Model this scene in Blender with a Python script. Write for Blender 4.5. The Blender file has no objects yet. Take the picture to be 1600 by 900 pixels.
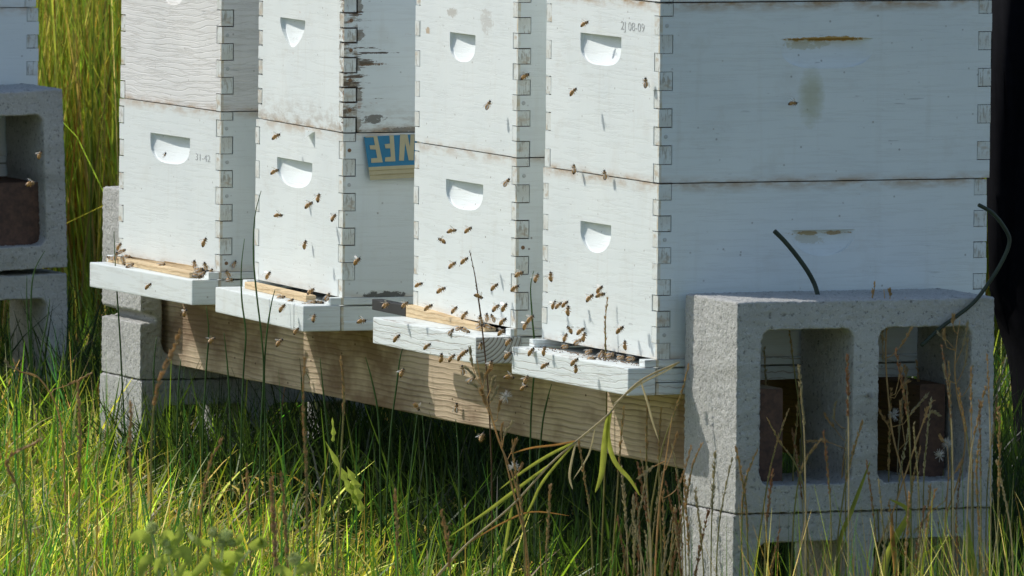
import bpy, bmesh, math, random
import numpy as np
from mathutils import Vector, Matrix, Euler
random.seed(7); rng = np.random.default_rng(11)
R_ = math.radians
S = bpy.context.scene
COL = S.collection

# ------------------------------------------------------------------ camera
CAM = Vector((-6.36644, -14.70378, 1.20440))
F = Vector((0.3847745, 0.92043467, -0.06891008))
RT = Vector((0.92283074, -0.38509973, 0.00903487))
UP = Vector((0.01822125, 0.06706873, 0.99758196))
FPX = 18000.0
cd = bpy.data.cameras.new('camera'); cam = bpy.data.objects.new('camera', cd); COL.objects.link(cam)
M = Matrix.Identity(4)
for i in range(3):
    M[i][0] = RT[i]; M[i][1] = UP[i]; M[i][2] = -F[i]; M[i][3] = CAM[i]
cam.matrix_world = M
cd.sensor_width = 36; cd.lens = 36 * FPX / 1600; cd.clip_start = .5; cd.clip_end = 2000
cd.dof.use_dof = True; cd.dof.focus_distance = 16.95; cd.dof.aperture_fstop = 30
S.camera = cam

# ------------------------------------------------------------------ light
sunv = Vector((-1, 1.24, 1.36)).normalized()
W = bpy.data.worlds.new('World'); S.world = W; W.use_nodes = True
nt = W.node_tree; bg = nt.nodes['Background']; sky = nt.nodes.new('ShaderNodeTexSky')
sky.sky_type = 'NISHITA'; sky.sun_disc = False
sky.sun_elevation = math.asin(sunv.z); sky.sun_rotation = math.atan2(sunv.x, sunv.y)
nt.links.new(sky.outputs[0], bg.inputs[0]); bg.inputs[1].default_value = .135
ld = bpy.data.lights.new('sun', 'SUN'); ld.energy = 3.3; ld.angle = R_(.55); ld.color = (1, .965, .90)
sun = bpy.data.objects.new('sun', ld); COL.objects.link(sun)
sun.rotation_euler = (-sunv).to_track_quat('-Z', 'Y').to_euler(); sun.location = (-5, 5, 8)
S.view_settings.view_transform = 'Standard'; S.view_settings.look = 'None'
S.view_settings.exposure = 0.0; S.view_settings.gamma = 1

# ------------------------------------------------------------------ helpers
def ray(u, v): return F + RT * ((u - 800) / FPX) - UP * ((v - 450) / FPX)
def hit(u, v, p0, n):
    d = ray(u, v); p0 = Vector(p0); n = Vector(n)
    return CAM + d * ((p0 - CAM).dot(n) / d.dot(n))
def onx(u, v, x): return hit(u, v, (x, 0, 0), (1, 0, 0))
def ony(u, v, y): return hit(u, v, (0, y, 0), (0, 1, 0))
def PD(u, v, d): return CAM + ray(u, v) * d
def ground(x, y):
    return -.495 + .037 * min(max(y, -3), 6) + .012 * math.sin(3.1 * x + 1.3 * y) + .01 * math.sin(5.3 * y - 2 * x)
def tag(o, label=None, cat=None, group=None, kind=None):
    if label: o['label'] = label
    if cat: o['category'] = cat
    if group: o['group'] = group
    if kind: o['kind'] = kind
    return o
def empty(name, loc, rz=0):
    o = bpy.data.objects.new(name, None); COL.objects.link(o); o.location = loc; o.rotation_euler = (0, 0, rz)
    o.empty_display_size = .05
    return o
def mkobj(name, me, mat, parent=None):
    o = bpy.data.objects.new(name, me); COL.objects.link(o)
    if mat:
        for m in (mat if isinstance(mat, (list, tuple)) else [mat]): me.materials.append(m)
    if parent: o.parent = parent
    return o
def obj(name, bm, mat, parent=None, smooth=False):
    me = bpy.data.meshes.new(name); bmesh.ops.recalc_face_normals(bm, faces=bm.faces); bm.to_mesh(me); bm.free()
    if smooth:
        for p in me.polygons: p.use_smooth = True
    return mkobj(name, me, mat, parent)
def copy_tree(o, parent=None):
    c = o.copy(); COL.objects.link(c)
    if parent: c.parent = parent
    for ch in o.children: copy_tree(ch, c)
    return c
def box(bm, a, b, bev=0, mi=0):
    x0, y0, z0 = a; x1, y1, z1 = b
    vs = [bm.verts.new(p) for p in ((x0,y0,z0),(x1,y0,z0),(x1,y1,z0),(x0,y1,z0),(x0,y0,z1),(x1,y0,z1),(x1,y1,z1),(x0,y1,z1))]
    fs = [bm.faces.new([vs[i] for i in f]) for f in ((0,3,2,1),(4,5,6,7),(0,1,5,4),(1,2,6,5),(2,3,7,6),(3,0,4,7))]
    for f in fs: f.material_index = mi
    if bev:
        es = list({e for f in fs for e in f.edges})
        r = bmesh.ops.bevel(bm, geom=es, offset=bev, segments=2, affect='EDGES', profile=.6)
    return vs
def tube(bm, pts, rad, n=5, mi=0):
    pts = [Vector(p) for p in pts]; rings = []
    for i, p in enumerate(pts):
        t = (pts[min(i+1, len(pts)-1)] - pts[max(i-1, 0)]).normalized()
        a = t.cross(Vector((.3, .9, .1))); a.normalize(); b = t.cross(a)
        r = rad[i] if isinstance(rad, (list, tuple)) else rad
        rings.append([bm.verts.new(p + (a*math.cos(k*2*math.pi/n) + b*math.sin(k*2*math.pi/n))*r) for k in range(n)])
    for i in range(len(rings)-1):
        for k in range(n):
            f = bm.faces.new((rings[i][k], rings[i][(k+1)%n], rings[i+1][(k+1)%n], rings[i+1][k])); f.material_index = mi
    for rg in (rings[0][::-1], rings[-1]):
        f = bm.faces.new(rg); f.material_index = mi
def smoothpts(pts, sub=4):
    pts = [Vector(p) for p in pts]
    if len(pts) < 3: return [pts[0].lerp(pts[-1], i/sub) for i in range(sub+1)]
    out = []
    for i in range(len(pts)-1):
        p0 = pts[max(i-1,0)]; p1 = pts[i]; p2 = pts[i+1]; p3 = pts[min(i+2,len(pts)-1)]
        for k in range(sub):
            t = k/sub
            out.append(.5*((2*p1)+(p2-p0)*t+(2*p0-5*p1+4*p2-p3)*t*t+(3*p1-p0-3*p2+p3)*t**3))
    out.append(pts[-1]); return out

# ------------------------------------------------------------------ materials
class NB:
    def __init__(s, name):
        s.m = bpy.data.materials.new(name); s.m.use_nodes = True; s.t = s.m.node_tree
        s.b = s.t.nodes['Principled BSDF']; s.out = s.t.nodes['Material Output']
        s.tc = s.t.nodes.new('ShaderNodeTexCoord')
    def n(s, ty, **k):
        nd = s.t.nodes.new(ty)
        for a, v in k.items():
            if a.startswith('i_'):
                nm = a[2:].replace('_', ' ')
                nd.inputs[nm].default_value = v
            else: setattr(nd, a, v)
        return nd
    def l(s, a, b): s.t.links.new(a, b)
    def mapping(s, scale=(1,1,1), src='Object', loc=(0,0,0), rot=(0,0,0)):
        mp = s.n('ShaderNodeMapping'); mp.inputs['Scale'].default_value = scale; mp.inputs['Location'].default_value = loc
        mp.inputs['Rotation'].default_value = rot
        s.l(s.tc.outputs[src], mp.inputs[0]); return mp.outputs[0]
    def noise(s, vec, scale, detail=4, rough=.6, dist=0):
        nd = s.n('ShaderNodeTexNoise'); nd.inputs['Scale'].default_value = scale; nd.inputs['Detail'].default_value = detail
        nd.inputs['Roughness'].default_value = rough; nd.inputs['Distortion'].default_value = dist
        s.l(vec, nd.inputs['Vector']); return nd.outputs['Fac']
    def ramp(s, fac, stops):
        nd = s.n('ShaderNodeValToRGB'); cr = nd.color_ramp
        while len(cr.elements) < len(stops): cr.elements.new(.5)
        for e, (p, c) in zip(cr.elements, stops):
            e.position = p; e.color = (c, c, c, 1) if isinstance(c, (int, float)) else (*c, 1)
        s.l(fac, nd.inputs[0]); return nd.outputs[0]
    def mix(s, fac, a, b, mode='MIX'):
        nd = s.n('ShaderNodeMix', data_type='RGBA', blend_type=mode)
        if isinstance(fac, (int, float)): nd.inputs['Factor'].default_value = fac
        else: s.l(fac, nd.inputs['Factor'])
        for v, k in ((a, 6), (b, 7)):
            if isinstance(v, tuple): nd.inputs[k].default_value = (*v, 1)
            else: s.l(v, nd.inputs[k])
        return nd.outputs[2]
    def math(s, op, a, b=0, c=None):
        nd = s.n('ShaderNodeMath', operation=op)
        for i, v in enumerate((a, b) if c is None else (a, b, c)):
            if isinstance(v, (int, float)): nd.inputs[i].default_value = v
            else: s.l(v, nd.inputs[i])
        return nd.outputs[0]
    def bump(s, h, dist=.001, strength=1):
        nd = s.n('ShaderNodeBump'); nd.inputs['Distance'].default_value = dist; nd.inputs['Strength'].default_value = strength
        s.l(h, nd.inputs['Height']); s.l(nd.outputs[0], s.b.inputs['Normal'])
    def sep(s, vec):
        nd = s.n('ShaderNodeSeparateXYZ'); s.l(vec, nd.inputs[0]); return nd.outputs
    def rnd(s):
        nd = s.n('ShaderNodeObjectInfo'); return nd.outputs['Random']

def paint_mat(name, base=(.81,.855,.835), H=.2445, grain=.25, dirt=.3, wood=0, edge=.6, rot=0, seed=0.0, specks=.5, stains=()):
    """white exterior paint on pine; wear, propolis stains along the seams, rot near the box joints (object space of the box)"""
    s = NB(name)
    obv = s.mapping(loc=(seed, seed*1.7, seed*.3)); raw = s.sep(s.tc.outputs['Object'])
    col = s.mix(s.ramp(s.noise(obv, 6, 3), [(.35, 0), (.7, 1)]), base, tuple(c*f for c, f in zip(base, (.93, .94, .95))))
    # drifting grime
    g = s.ramp(s.noise(obv, 14, 6, .7), [(.55, 0), (.8, 1)])
    col = s.mix(s.math('MULTIPLY', g, dirt), col, (.52, .47, .37))
    # vertical drip streaks
    st = s.ramp(s.noise(s.mapping((55, 55, 4)), 1, 3), [(.58, 0), (.75, 1)])
    col = s.mix(s.math('MULTIPLY', st, dirt*.5), col, (.55, .52, .44))
    # wood grain printing through the paint (runs along the boards)
    gv = s.mapping((9, 9, 150), loc=(seed, 0, 0))
    gn = s.noise(gv, 1, 5, .65, .4)
    gl = s.ramp(gn, [(.5, 0), (.58, 1), (.66, 0)])
    if wood:
        wv = s.n('ShaderNodeTexWave', wave_type='RINGS', rings_direction='X'); wv.inputs['Scale'].default_value = 34
        wv.inputs['Distortion'].default_value = 6; wv.inputs['Detail'].default_value = 3; wv.inputs['Detail Scale'].default_value = .9
        s.l(s.mapping((1, .32, 1), loc=(0, -.08, -.33)), wv.inputs['Vector'])
        wl = s.ramp(wv.outputs['Fac'], [(.0, 1), (.10, .0), (.5, 0)])
        col = s.mix(s.math('MULTIPLY', s.math('MULTIPLY', wl, s.ramp(s.noise(obv, 12, 3), [(.35, .15), (.7, 1)])), wood), col, (.38, .33, .28))
        gl2 = s.math('MAXIMUM', gl, wl)
    else: gl2 = gl
    col = s.mix(s.math('MULTIPLY', gl, grain*.35), col, (.42, .39, .33))
    # specks and fly dirt
    vo = s.n('ShaderNodeTexVoronoi'); vo.inputs['Scale'].default_value = 60; s.l(obv, vo.inputs['Vector'])
    sp = s.math('MULTIPLY', s.ramp(vo.outputs['Distance'], [(.06, 1), (.12, 0)]), s.ramp(s.noise(obv, 31, 2), [(.50, 0), (.56, 1)]))
    col = s.mix(s.math('MULTIPLY', sp, specks), col, (.16, .12, .08))
    # chipped paint: small flakes down to grey wood
    ch = s.ramp(s.noise(s.mapping((70, 70, 70), loc=(seed*3, 0, 0)), 1, 4, .7), [(.68, 0), (.71, 1)])
    chm = s.ramp(s.noise(obv, 9, 2), [(.46, 0), (.56, 1)])
    chip = s.math('MULTIPLY', ch, chm)
    col = s.mix(s.math('MULTIPLY', chip, .5+.5*wood), col, (.42, .38, .33))
    # scuffs and scratches
    sc_ = s.math('MULTIPLY', s.ramp(s.noise(s.mapping((30, 30, 260), loc=(seed, 1, 2), rot=(.55, .3, 0)), 1, 2, .5), [(.71, 0), (.735, 1)]), s.ramp(s.noise(obv, 5, 2), [(.5, 0), (.6, 1)]))
    col = s.mix(s.math('MULTIPLY', sc_, .55), col, (.40, .41, .40))
    # propolis / rust stain band by the top and bottom rims
    z = raw[2]
    top = s.ramp(s.math('SUBTRACT', H, z), [(.0, 1), (.0045, .75), (.016, 0)])
    bot = s.ramp(z, [(.0, .8), (.004, .35), (.012, 0)])
    en = s.ramp(s.noise(s.mapping((22, 22, 60), loc=(seed, 3, 0)), 1, 4), [(.42, .15), (.62, 1)])
    e = s.math('MULTIPLY', s.math('MULTIPLY', s.math('MAXIMUM', top, bot), en), edge)
    col = s.mix(e, col, (.42, .25, .10))
    # cream worn arris down the near corner
    ar = s.math('MULTIPLY', s.math('LESS_THAN', s.math('ADD', s.math('ABSOLUTE', raw[0]), s.math('ABSOLUTE', raw[1])), .0042), s.ramp(s.noise(s.mapping((20, 20, 45)), 1, 3), [(.4, .15), (.6, .9)]))
    col = s.mix(ar, col, (.60, .50, .33))
    for cx, cz, rx, rz, cc, stg, *fl_ in stains:
        ua, ub = (1, 0) if fl_ else (0, 1)
        dx_ = s.math('DIVIDE', s.math('SUBTRACT', raw[ua], cx), rx); dz_ = s.math('DIVIDE', s.math('SUBTRACT', z, cz), rz)
        dd = s.math('ADD', s.math('MULTIPLY', dx_, dx_), s.math('MULTIPLY', dz_, dz_))
        dd = s.math('ADD', dd, s.math('MULTIPLY', s.math('SUBTRACT', s.noise(s.mapping((55, 55, 90)), 1, 5, .75), .5), 1.2 if stg < .65 and rz > .03 else 4.5))
        col = s.mix(s.math('MULTIPLY', s.math('MULTIPLY', s.ramp(dd, [(.1, 1), (1.0, 0)] if stg < .65 and rz > .03 else [(.45, 1), (.75, 0)]), s.math('LESS_THAN', raw[ub], .018)), stg), col, cc)
    h = s.math('SUBTRACT', s.math('MULTIPLY', gl2, -.6 if not wood else -.8), s.math('MULTIPLY', chip, 1.2))
    if rot:
        # grey-brown bare end grain and cracks that run in from the near corner
        x = raw[0]; y = raw[1]
        dx = s.ramp(x, [(.0, 1), (.022, .9), (.04, .35), (.11, 0)]); dy = s.ramp(y, [(.0, 1), (.018, .55), (.03, 0)])
        cn = s.noise(s.mapping((22, 40, 170), loc=(1.3, 0, .2)), 1, 5, .7)
        cr = s.math('MULTIPLY', s.math('MULTIPLY', dx, dy), rot)
        msk = s.ramp(s.math('ADD', cn, s.math('MULTIPLY', cr, .21)), [(.70, 0), (.73, 1)])
        col = s.mix(msk, col, (.14, .105, .075))
        rn = s.ramp(s.math('ADD', s.noise(s.mapping((25, 60, 60)), 1, 3), s.math('MULTIPLY', cr, .14)), [(.70, 0), (.78, 1)])
        col = s.mix(s.math('MULTIPLY', rn, .75), col, (.36, .15, .05))
        eg = s.math('MULTIPLY', s.math('MULTIPLY', s.math('LESS_THAN', x, .0215), s.math('LESS_THAN', y, .0215)), s.ramp(s.noise(s.mapping((60, 60, 90)), 1, 4, .7), [(.48, 0), (.56, 1)]))
        col = s.mix(s.math('MULTIPLY', eg, .7), col, (.36, .30, .22))
        fr_ = s.math('FRACT', s.math('DIVIDE', z, .04444)); ln_ = s.math('ADD', .010, s.math('MULTIPLY', s.noise(s.mapping((15, 15, 60)), 1, 4, .7), .034))
        pe = s.math('MULTIPLY', s.math('LESS_THAN', s.math('ABSOLUTE', s.math('SUBTRACT', fr_, .25)), .19), s.math('MULTIPLY', s.math('LESS_THAN', x, ln_), s.math('GREATER_THAN', x, .0195)))
        col = s.mix(s.math('MULTIPLY', pe, .85), col, s.mix(s.noise(s.mapping((90, 90, 200)), 1, 4), (.12, .10, .08), (.42, .38, .31)))
        low = s.math('MULTIPLY', s.ramp(z, [(.0, 1), (.02, .5), (.05, 0)]), s.ramp(s.noise(s.mapping((30, 30, 90)), 1, 5, .7), [(.45, 0), (.6, 1)]))
        col = s.mix(s.math('MULTIPLY', low, .6), col, (.33, .26, .18))
        h = s.math('SUBTRACT', h, s.math('MULTIPLY', msk, 4))
    h = s.math('ADD', h, s.math('MULTIPLY', s.noise(obv, 220, 3), .5))
    s.l(col, s.b.inputs['Base Color']); s.b.inputs['Roughness'].default_value = .5
    s.b.inputs['Specular IOR Level'].default_value = .35
    s.bump(h, .0007, .27 + .30*bool(wood)); return s.m

def simple(name, c, rough=.6, var=.15, scale=40, spec=.4, bump=.0003, alt=None):
    s = NB(name); v = s.mapping()
    n = s.noise(v, scale, 4)
    a = alt or tuple(x*(1-var*2) for x in c)
    s.l(s.mix(s.ramp(n, [(.35, 0), (.65, 1)]), c, a), s.b.inputs['Base Color'])
    s.b.inputs['Roughness'].default_value = rough; s.b.inputs['Specular IOR Level'].default_value = spec
    s.bump(n, bump); return s.m

def concrete_mat(name, tint=(.58,.575,.54)):
    s = NB(name); v = s.mapping()
    big = s.noise(v, 7, 4); n = s.noise(v, 130, 5, .75); n2 = s.noise(v, 320, 3, .7)
    col = s.mix(s.ramp(big, [(.35, 0), (.65, 1)]), tint, tuple(c*.84 for c in tint))
    col = s.mix(s.ramp(n, [(.36, 1), (.45, 0)]), col, tuple(c*.42 for c in tint))
    col = s.mix(s.ramp(n2, [(.58, 0), (.68, 1)]), col, (.72, .71, .67))
    col = s.mix(s.math('MULTIPLY', s.ramp(s.noise(s.mapping((3, 3, 18)), 1, 4), [(.50, 0), (.72, 1)]), .5), col, (.22, .21, .16))
    s.l(col, s.b.inputs['Base Color']); s.b.inputs['Roughness'].default_value = .95; s.b.inputs['Specular IOR Level'].default_value = .15
    s.bump(s.math('ADD', n, s.math('MULTIPLY', n2, .5)), .004, 1.0); return s.m

def lumber_mat(name, c1=(.66,.52,.36), c2=(.31,.23,.15), scale=1.0, stain=.85):
    s = NB(name)
    w = s.n('ShaderNodeTexWave', wave_type='BANDS', bands_direction='Z', wave_profile='SAW'); w.inputs['Scale'].default_value = 38*scale
    w.inputs['Distortion'].default_value = 4.5; w.inputs['Detail'].default_value = 2; w.inputs['Detail Scale'].default_value = .35; w.inputs['Detail Roughness'].default_value = .55
    s.l(s.mapping((1.2, .55, 1.0), rot=(.02, 0, 0)), w.inputs['Vector'])
    f = s.noise(s.mapping((40, 6, 420)), 1, 4)
    g = s.math('MULTIPLY', s.ramp(w.outputs['Fac'], [(.0, 0), (.55, .25), (.9, 1), (1, .1)]), s.ramp(s.noise(s.mapping((9, 4, 16)), 1, 3), [(.3, .35), (.7, 1)]))
    col = s.mix(g, c1, c2)
    col = s.mix(s.math('MULTIPLY', s.ramp(f, [(.4, 0), (.7, 1)]), .3), col, (.18, .15, .10))
    col = s.mix(s.math('MULTIPLY', s.ramp(s.noise(s.mapping((4, 5, 9)), 1, 4), [(.43, 0), (.62, 1)]), stain), col, (.19, .115, .065))  # brown stain patches, strengthened to paint deeper shade under the boards
    sp = s.n('ShaderNodeTexVoronoi'); sp.inputs['Scale'].default_value = 45; s.l(s.mapping((1, .6, 1)), sp.inputs['Vector'])
    col = s.mix(s.ramp(sp.outputs['Distance'], [(.05, 1), (.09, 0)]), col, (.10, .06, .03))
    s.l(col, s.b.inputs['Base Color']); s.b.inputs['Roughness'].default_value = .8; s.b.inputs['Specular IOR Level'].default_value = .2
    s.bump(s.math('ADD', g, f), .0018, .8); return s.m

def endgrain_mat(name):
    s = NB(name)
    w = s.n('ShaderNodeTexWave', wave_type='RINGS', rings_direction='Y'); w.inputs['Scale'].default_value = 55; w.inputs['Distortion'].default_value = 1.5
    s.l(s.mapping(loc=(.06, 0, .0)), w.inputs['Vector'])
    col = s.mix(s.ramp(w.outputs['Fac'], [(.0, 1), (.35, 0)]), (.62, .62, .58), (.24, .21, .17))
    s.l(col, s.b.inputs['Base Color']); s.b.inputs['Roughness'].default_value = .8; s.bump(w.outputs['Fac'], .0006); return s.m

def blade_mat(name, trans=.58, rough=.42, spec=.35):
    s = NB(name); a = s.n('ShaderNodeVertexColor'); a.layer_name = 'tint'
    s.l(a.outputs[0], s.b.inputs['Base Color']); s.b.inputs['Roughness'].default_value = rough; s.b.inputs['Specular IOR Level'].default_value = spec
    t = s.n('ShaderNodeBsdfTranslucent'); mx = s.n('ShaderNodeMixShader'); mx.inputs[0].default_value = trans
    br = s.n('ShaderNodeMix', data_type='RGBA', blend_type='MULTIPLY'); br.inputs['Factor'].default_value = 1
    s.l(a.outputs[0], br.inputs[6]); br.inputs[7].default_value = (1.62, 1.68, .75, 1); s.l(br.outputs[2], t.inputs[0])
    s.l(s.b.outputs[0], mx.inputs[1]); s.l(t.outputs[0], mx.inputs[2]); s.l(mx.outputs[0], s.out.inputs[0]); return s.m

M_conc = concrete_mat('concrete'); 
M_beam = lumber_mat('treated_pine')
M_fresh = lumber_mat('fresh_pine', (.80,.62,.38), (.60,.40,.20), 1.2, .1)
M_end = endgrain_mat('painted_end_grain')
M_blade = blade_mat('grass_blade')
M_nail = simple('rusty_nail', (.26,.15,.08), .7)
M_nailp = simple('painted_nail', (.60,.62,.60), .5)
M_black = simple('black_cloth', (.006,.006,.008), .9, spec=.05)
M_rubber = simple('black_rubber', (.025,.025,.027), .6)
M_greyw = simple('grey_weathered_wood', (.17,.165,.15), .85, alt=(.09,.085,.075), scale=15)
M_wire = simple('dark_green_wire', (.035,.05,.03), .6)
M_dark = simple('propolis', (.05,.028,.015), .6)

def solidify_noise(): pass

# ------------------------------------------------------------------ setting: ground and background
def ground_sheet():
    bm = bmesh.new(); xs = [-400,-60,-20]+[-10+.5*i for i in range(61)]+[30,70,400]; ys = [-60,-20]+[-16+.5*i for i in range(100)]+[50,120,700]
    g = [[bm.verts.new((x, y, ground(x, y))) for x in xs] for y in ys]
    for j in range(len(ys)-1):
        for i in range(len(xs)-1): bm.faces.new((g[j][i], g[j][i+1], g[j+1][i+1], g[j+1][i]))
    s = NB('soil_and_thatch'); v = s.mapping()
    n = s.noise(v, 9, 6, .7); c = s.mix(s.ramp(n, [(.35, 0), (.65, 1)]), (.055, .06, .02), (.13, .10, .05))
    s.l(c, s.b.inputs['Base Color']); s.b.inputs['Roughness'].default_value = 1; s.bump(n, .02)
    tag(obj('ground', bm, s.m, smooth=True), 'grassy soil under the hives and out to the meadow', kind='structure')
ground_sheet()

# ------------------------------------------------------------------ concrete blocks
BX, BY, BZ = .392, .180, .293
def rrect(x0, z0, x1, z1, r, n=5):
    pts = []
    for cx, cz, a in ((x1-r, z1-r, 0), (x0+r, z1-r, 90), (x0+r, z0+r, 180), (x1-r, z0+r, 270)):
        for k in range(n+1):
            t = R_(a + 90*k/n); pts.append((cx+r*math.cos(t), cz+r*math.sin(t)))
    return pts
def block_mesh(notch=False, seed=0):
    bm = bmesh.new(); edges = []
    outer = [(0,0),(BX,0),(BX,BZ),(0,BZ)]
    if notch: outer = [(0,0),(BX,0),(BX,BZ),(0,BZ),(0,.106),(.026,.098),(.026,.090),(0,.088)]
    for loop in (outer, rrect(.037,.038,.176,BZ-.040,.014), rrect(.216,.038,BX-.037,BZ-.040,.014)):
        vs = [bm.verts.new((x,0,z)) for x, z in loop]
        edges += [bm.edges.new((vs[i], vs[(i+1)%len(vs)])) for i in range(len(vs))]
    r = bmesh.ops.triangle_fill(bm, use_beauty=True, edges=edges)
    fs = [f for f in r['geom'] if isinstance(f, bmesh.types.BMFace)]
    e = bmesh.ops.extrude_face_region(bm, geom=fs)
    for v in e['geom']:
        if isinstance(v, bmesh.types.BMVert): v.co.y += BY
    bmesh.ops.recalc_face_normals(bm, faces=bm.faces)
    me = bpy.data.meshes.new('tmp'); bm.to_mesh(me); bm.free()
    o = bpy.data.objects.new('tmp', me); COL.objects.link(o)
    m = o.modifiers.new('r', 'REMESH'); m.mode = 'VOXEL'; m.voxel_size = .0031
    m2 = o.modifiers.new('s', 'SMOOTH'); m2.iterations = 1; m2.factor = .5
    for sc, st in ((.0045, .0042), (.02, .002)):
        tx = bpy.data.textures.new('c', 'CLOUDS'); tx.noise_scale = sc; tx.noise_depth = 2
        d = o.modifiers.new('d', 'DISPLACE'); d.texture = tx; d.strength = st; d.mid_level = .5
    dg = bpy.context.evaluated_depsgraph_get()
    out = bpy.data.meshes.new_from_object(o.evaluated_get(dg)); bpy.data.objects.remove(o); out.name = 'concrete_block'
    for p in out.polygons: p.use_smooth = True
    out.materials.clear(); out.materials.append(M_conc); return out
BM_A = block_mesh(); BM_N = block_mesh(True)
def block(me, loc, rz, label, rx=0):
    o = bpy.data.objects.new('concrete_block', me); COL.objects.link(o); o.location = loc; o.rotation_euler = (0, rx, R_(rz))
    return tag(o, label, 'concrete block', 'concrete blocks holding up the hive stands')
XB, YB = .036, -.016
block(BM_A, (XB, YB-BY, -.2005), 0, 'upper grey concrete block with two openings, right foreground, before the largest hive side')
block(BM_A, (XB-.002, YB-BY+.002, -.4955), .6, 'lower grey concrete block in the grass at right, under the one before the largest hive')
block(BM_N, (.045, 2.142, -.189), -1, 'rough grey concrete block with a notch in its sunlit end under the leftmost landing plank')
block(BM_A, (.047, 2.140, -.484), .8, 'lower concrete block in the grass beneath the notched block at the beam end')
# second row, only its right edge in view
tr = PD(97, 153, 18.9)
L2x = tr.x - BX
block(BM_A, (L2x+.013, tr.y, tr.z-BZ), 0, 'upper shaded concrete block at the left edge with a brown timber in its opening', rx=R_(-2.2))
block(BM_A, (L2x+.019, tr.y+.004, tr.z-2*BZ-.004), 0, 'shaded concrete block at the left edge, lower one standing in the grass', rx=R_(-1.2))

# ------------------------------------------------------------------ beams
M_oldend = simple('weathered_beam_end', (.15,.085,.06), .85, alt=(.08,.05,.04), scale=90)
def beam(x0, y0, y1, z0, z1, w, label, mat=M_beam):
    bm = bmesh.new(); n = 24
    # sawn timber: gently uneven edges
    rings = []
    for i in range(n+1):
        y = y0+(y1-y0)*i/n; j = lambda: random.uniform(-.0006, .0006)
        pr = [(x0+.002, z0), (x0+w-.002, z0), (x0+w, z0+.002), (x0+w, z1-.002), (x0+w-.002, z1), (x0+.002, z1), (x0, z1-.002), (x0, z0+.002)]
        rings.append([bm.verts.new((x+j(), y, z+j())) for x, z in pr])
    for i in range(n):
        for k in range(8): bm.faces.new((rings[i][k], rings[i][(k+1)%8], rings[i+1][(k+1)%8], rings[i+1][k]))
    bm.faces.new(rings[0]); bm.faces.new(rings[-1][::-1])
    o = obj('timber_beam', bm, [mat, M_oldend])
    for p in o.data.polygons:
        if p.normal.y < -.9: p.material_index = 1
    return tag(o, label, 'beam', 'timbers carrying the hives')
beam(.093, -.14, 2.20, -.1655, -.0325, .038, 'long weathered pine beam under the four hives, nearest with light patches between the bottom boards')
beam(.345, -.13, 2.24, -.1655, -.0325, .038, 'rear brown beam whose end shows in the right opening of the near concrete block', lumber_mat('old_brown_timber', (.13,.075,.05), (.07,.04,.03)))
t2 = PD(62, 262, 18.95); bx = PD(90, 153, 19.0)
beam(t2.x-.09, tr.y+.03, tr.y+1.3, t2.z-.135, bx.z-.1345, .09, 'reddish brown timber inside the shaded block at the left edge', simple('brown_timber', (.11,.05,.03), .8))

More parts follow.
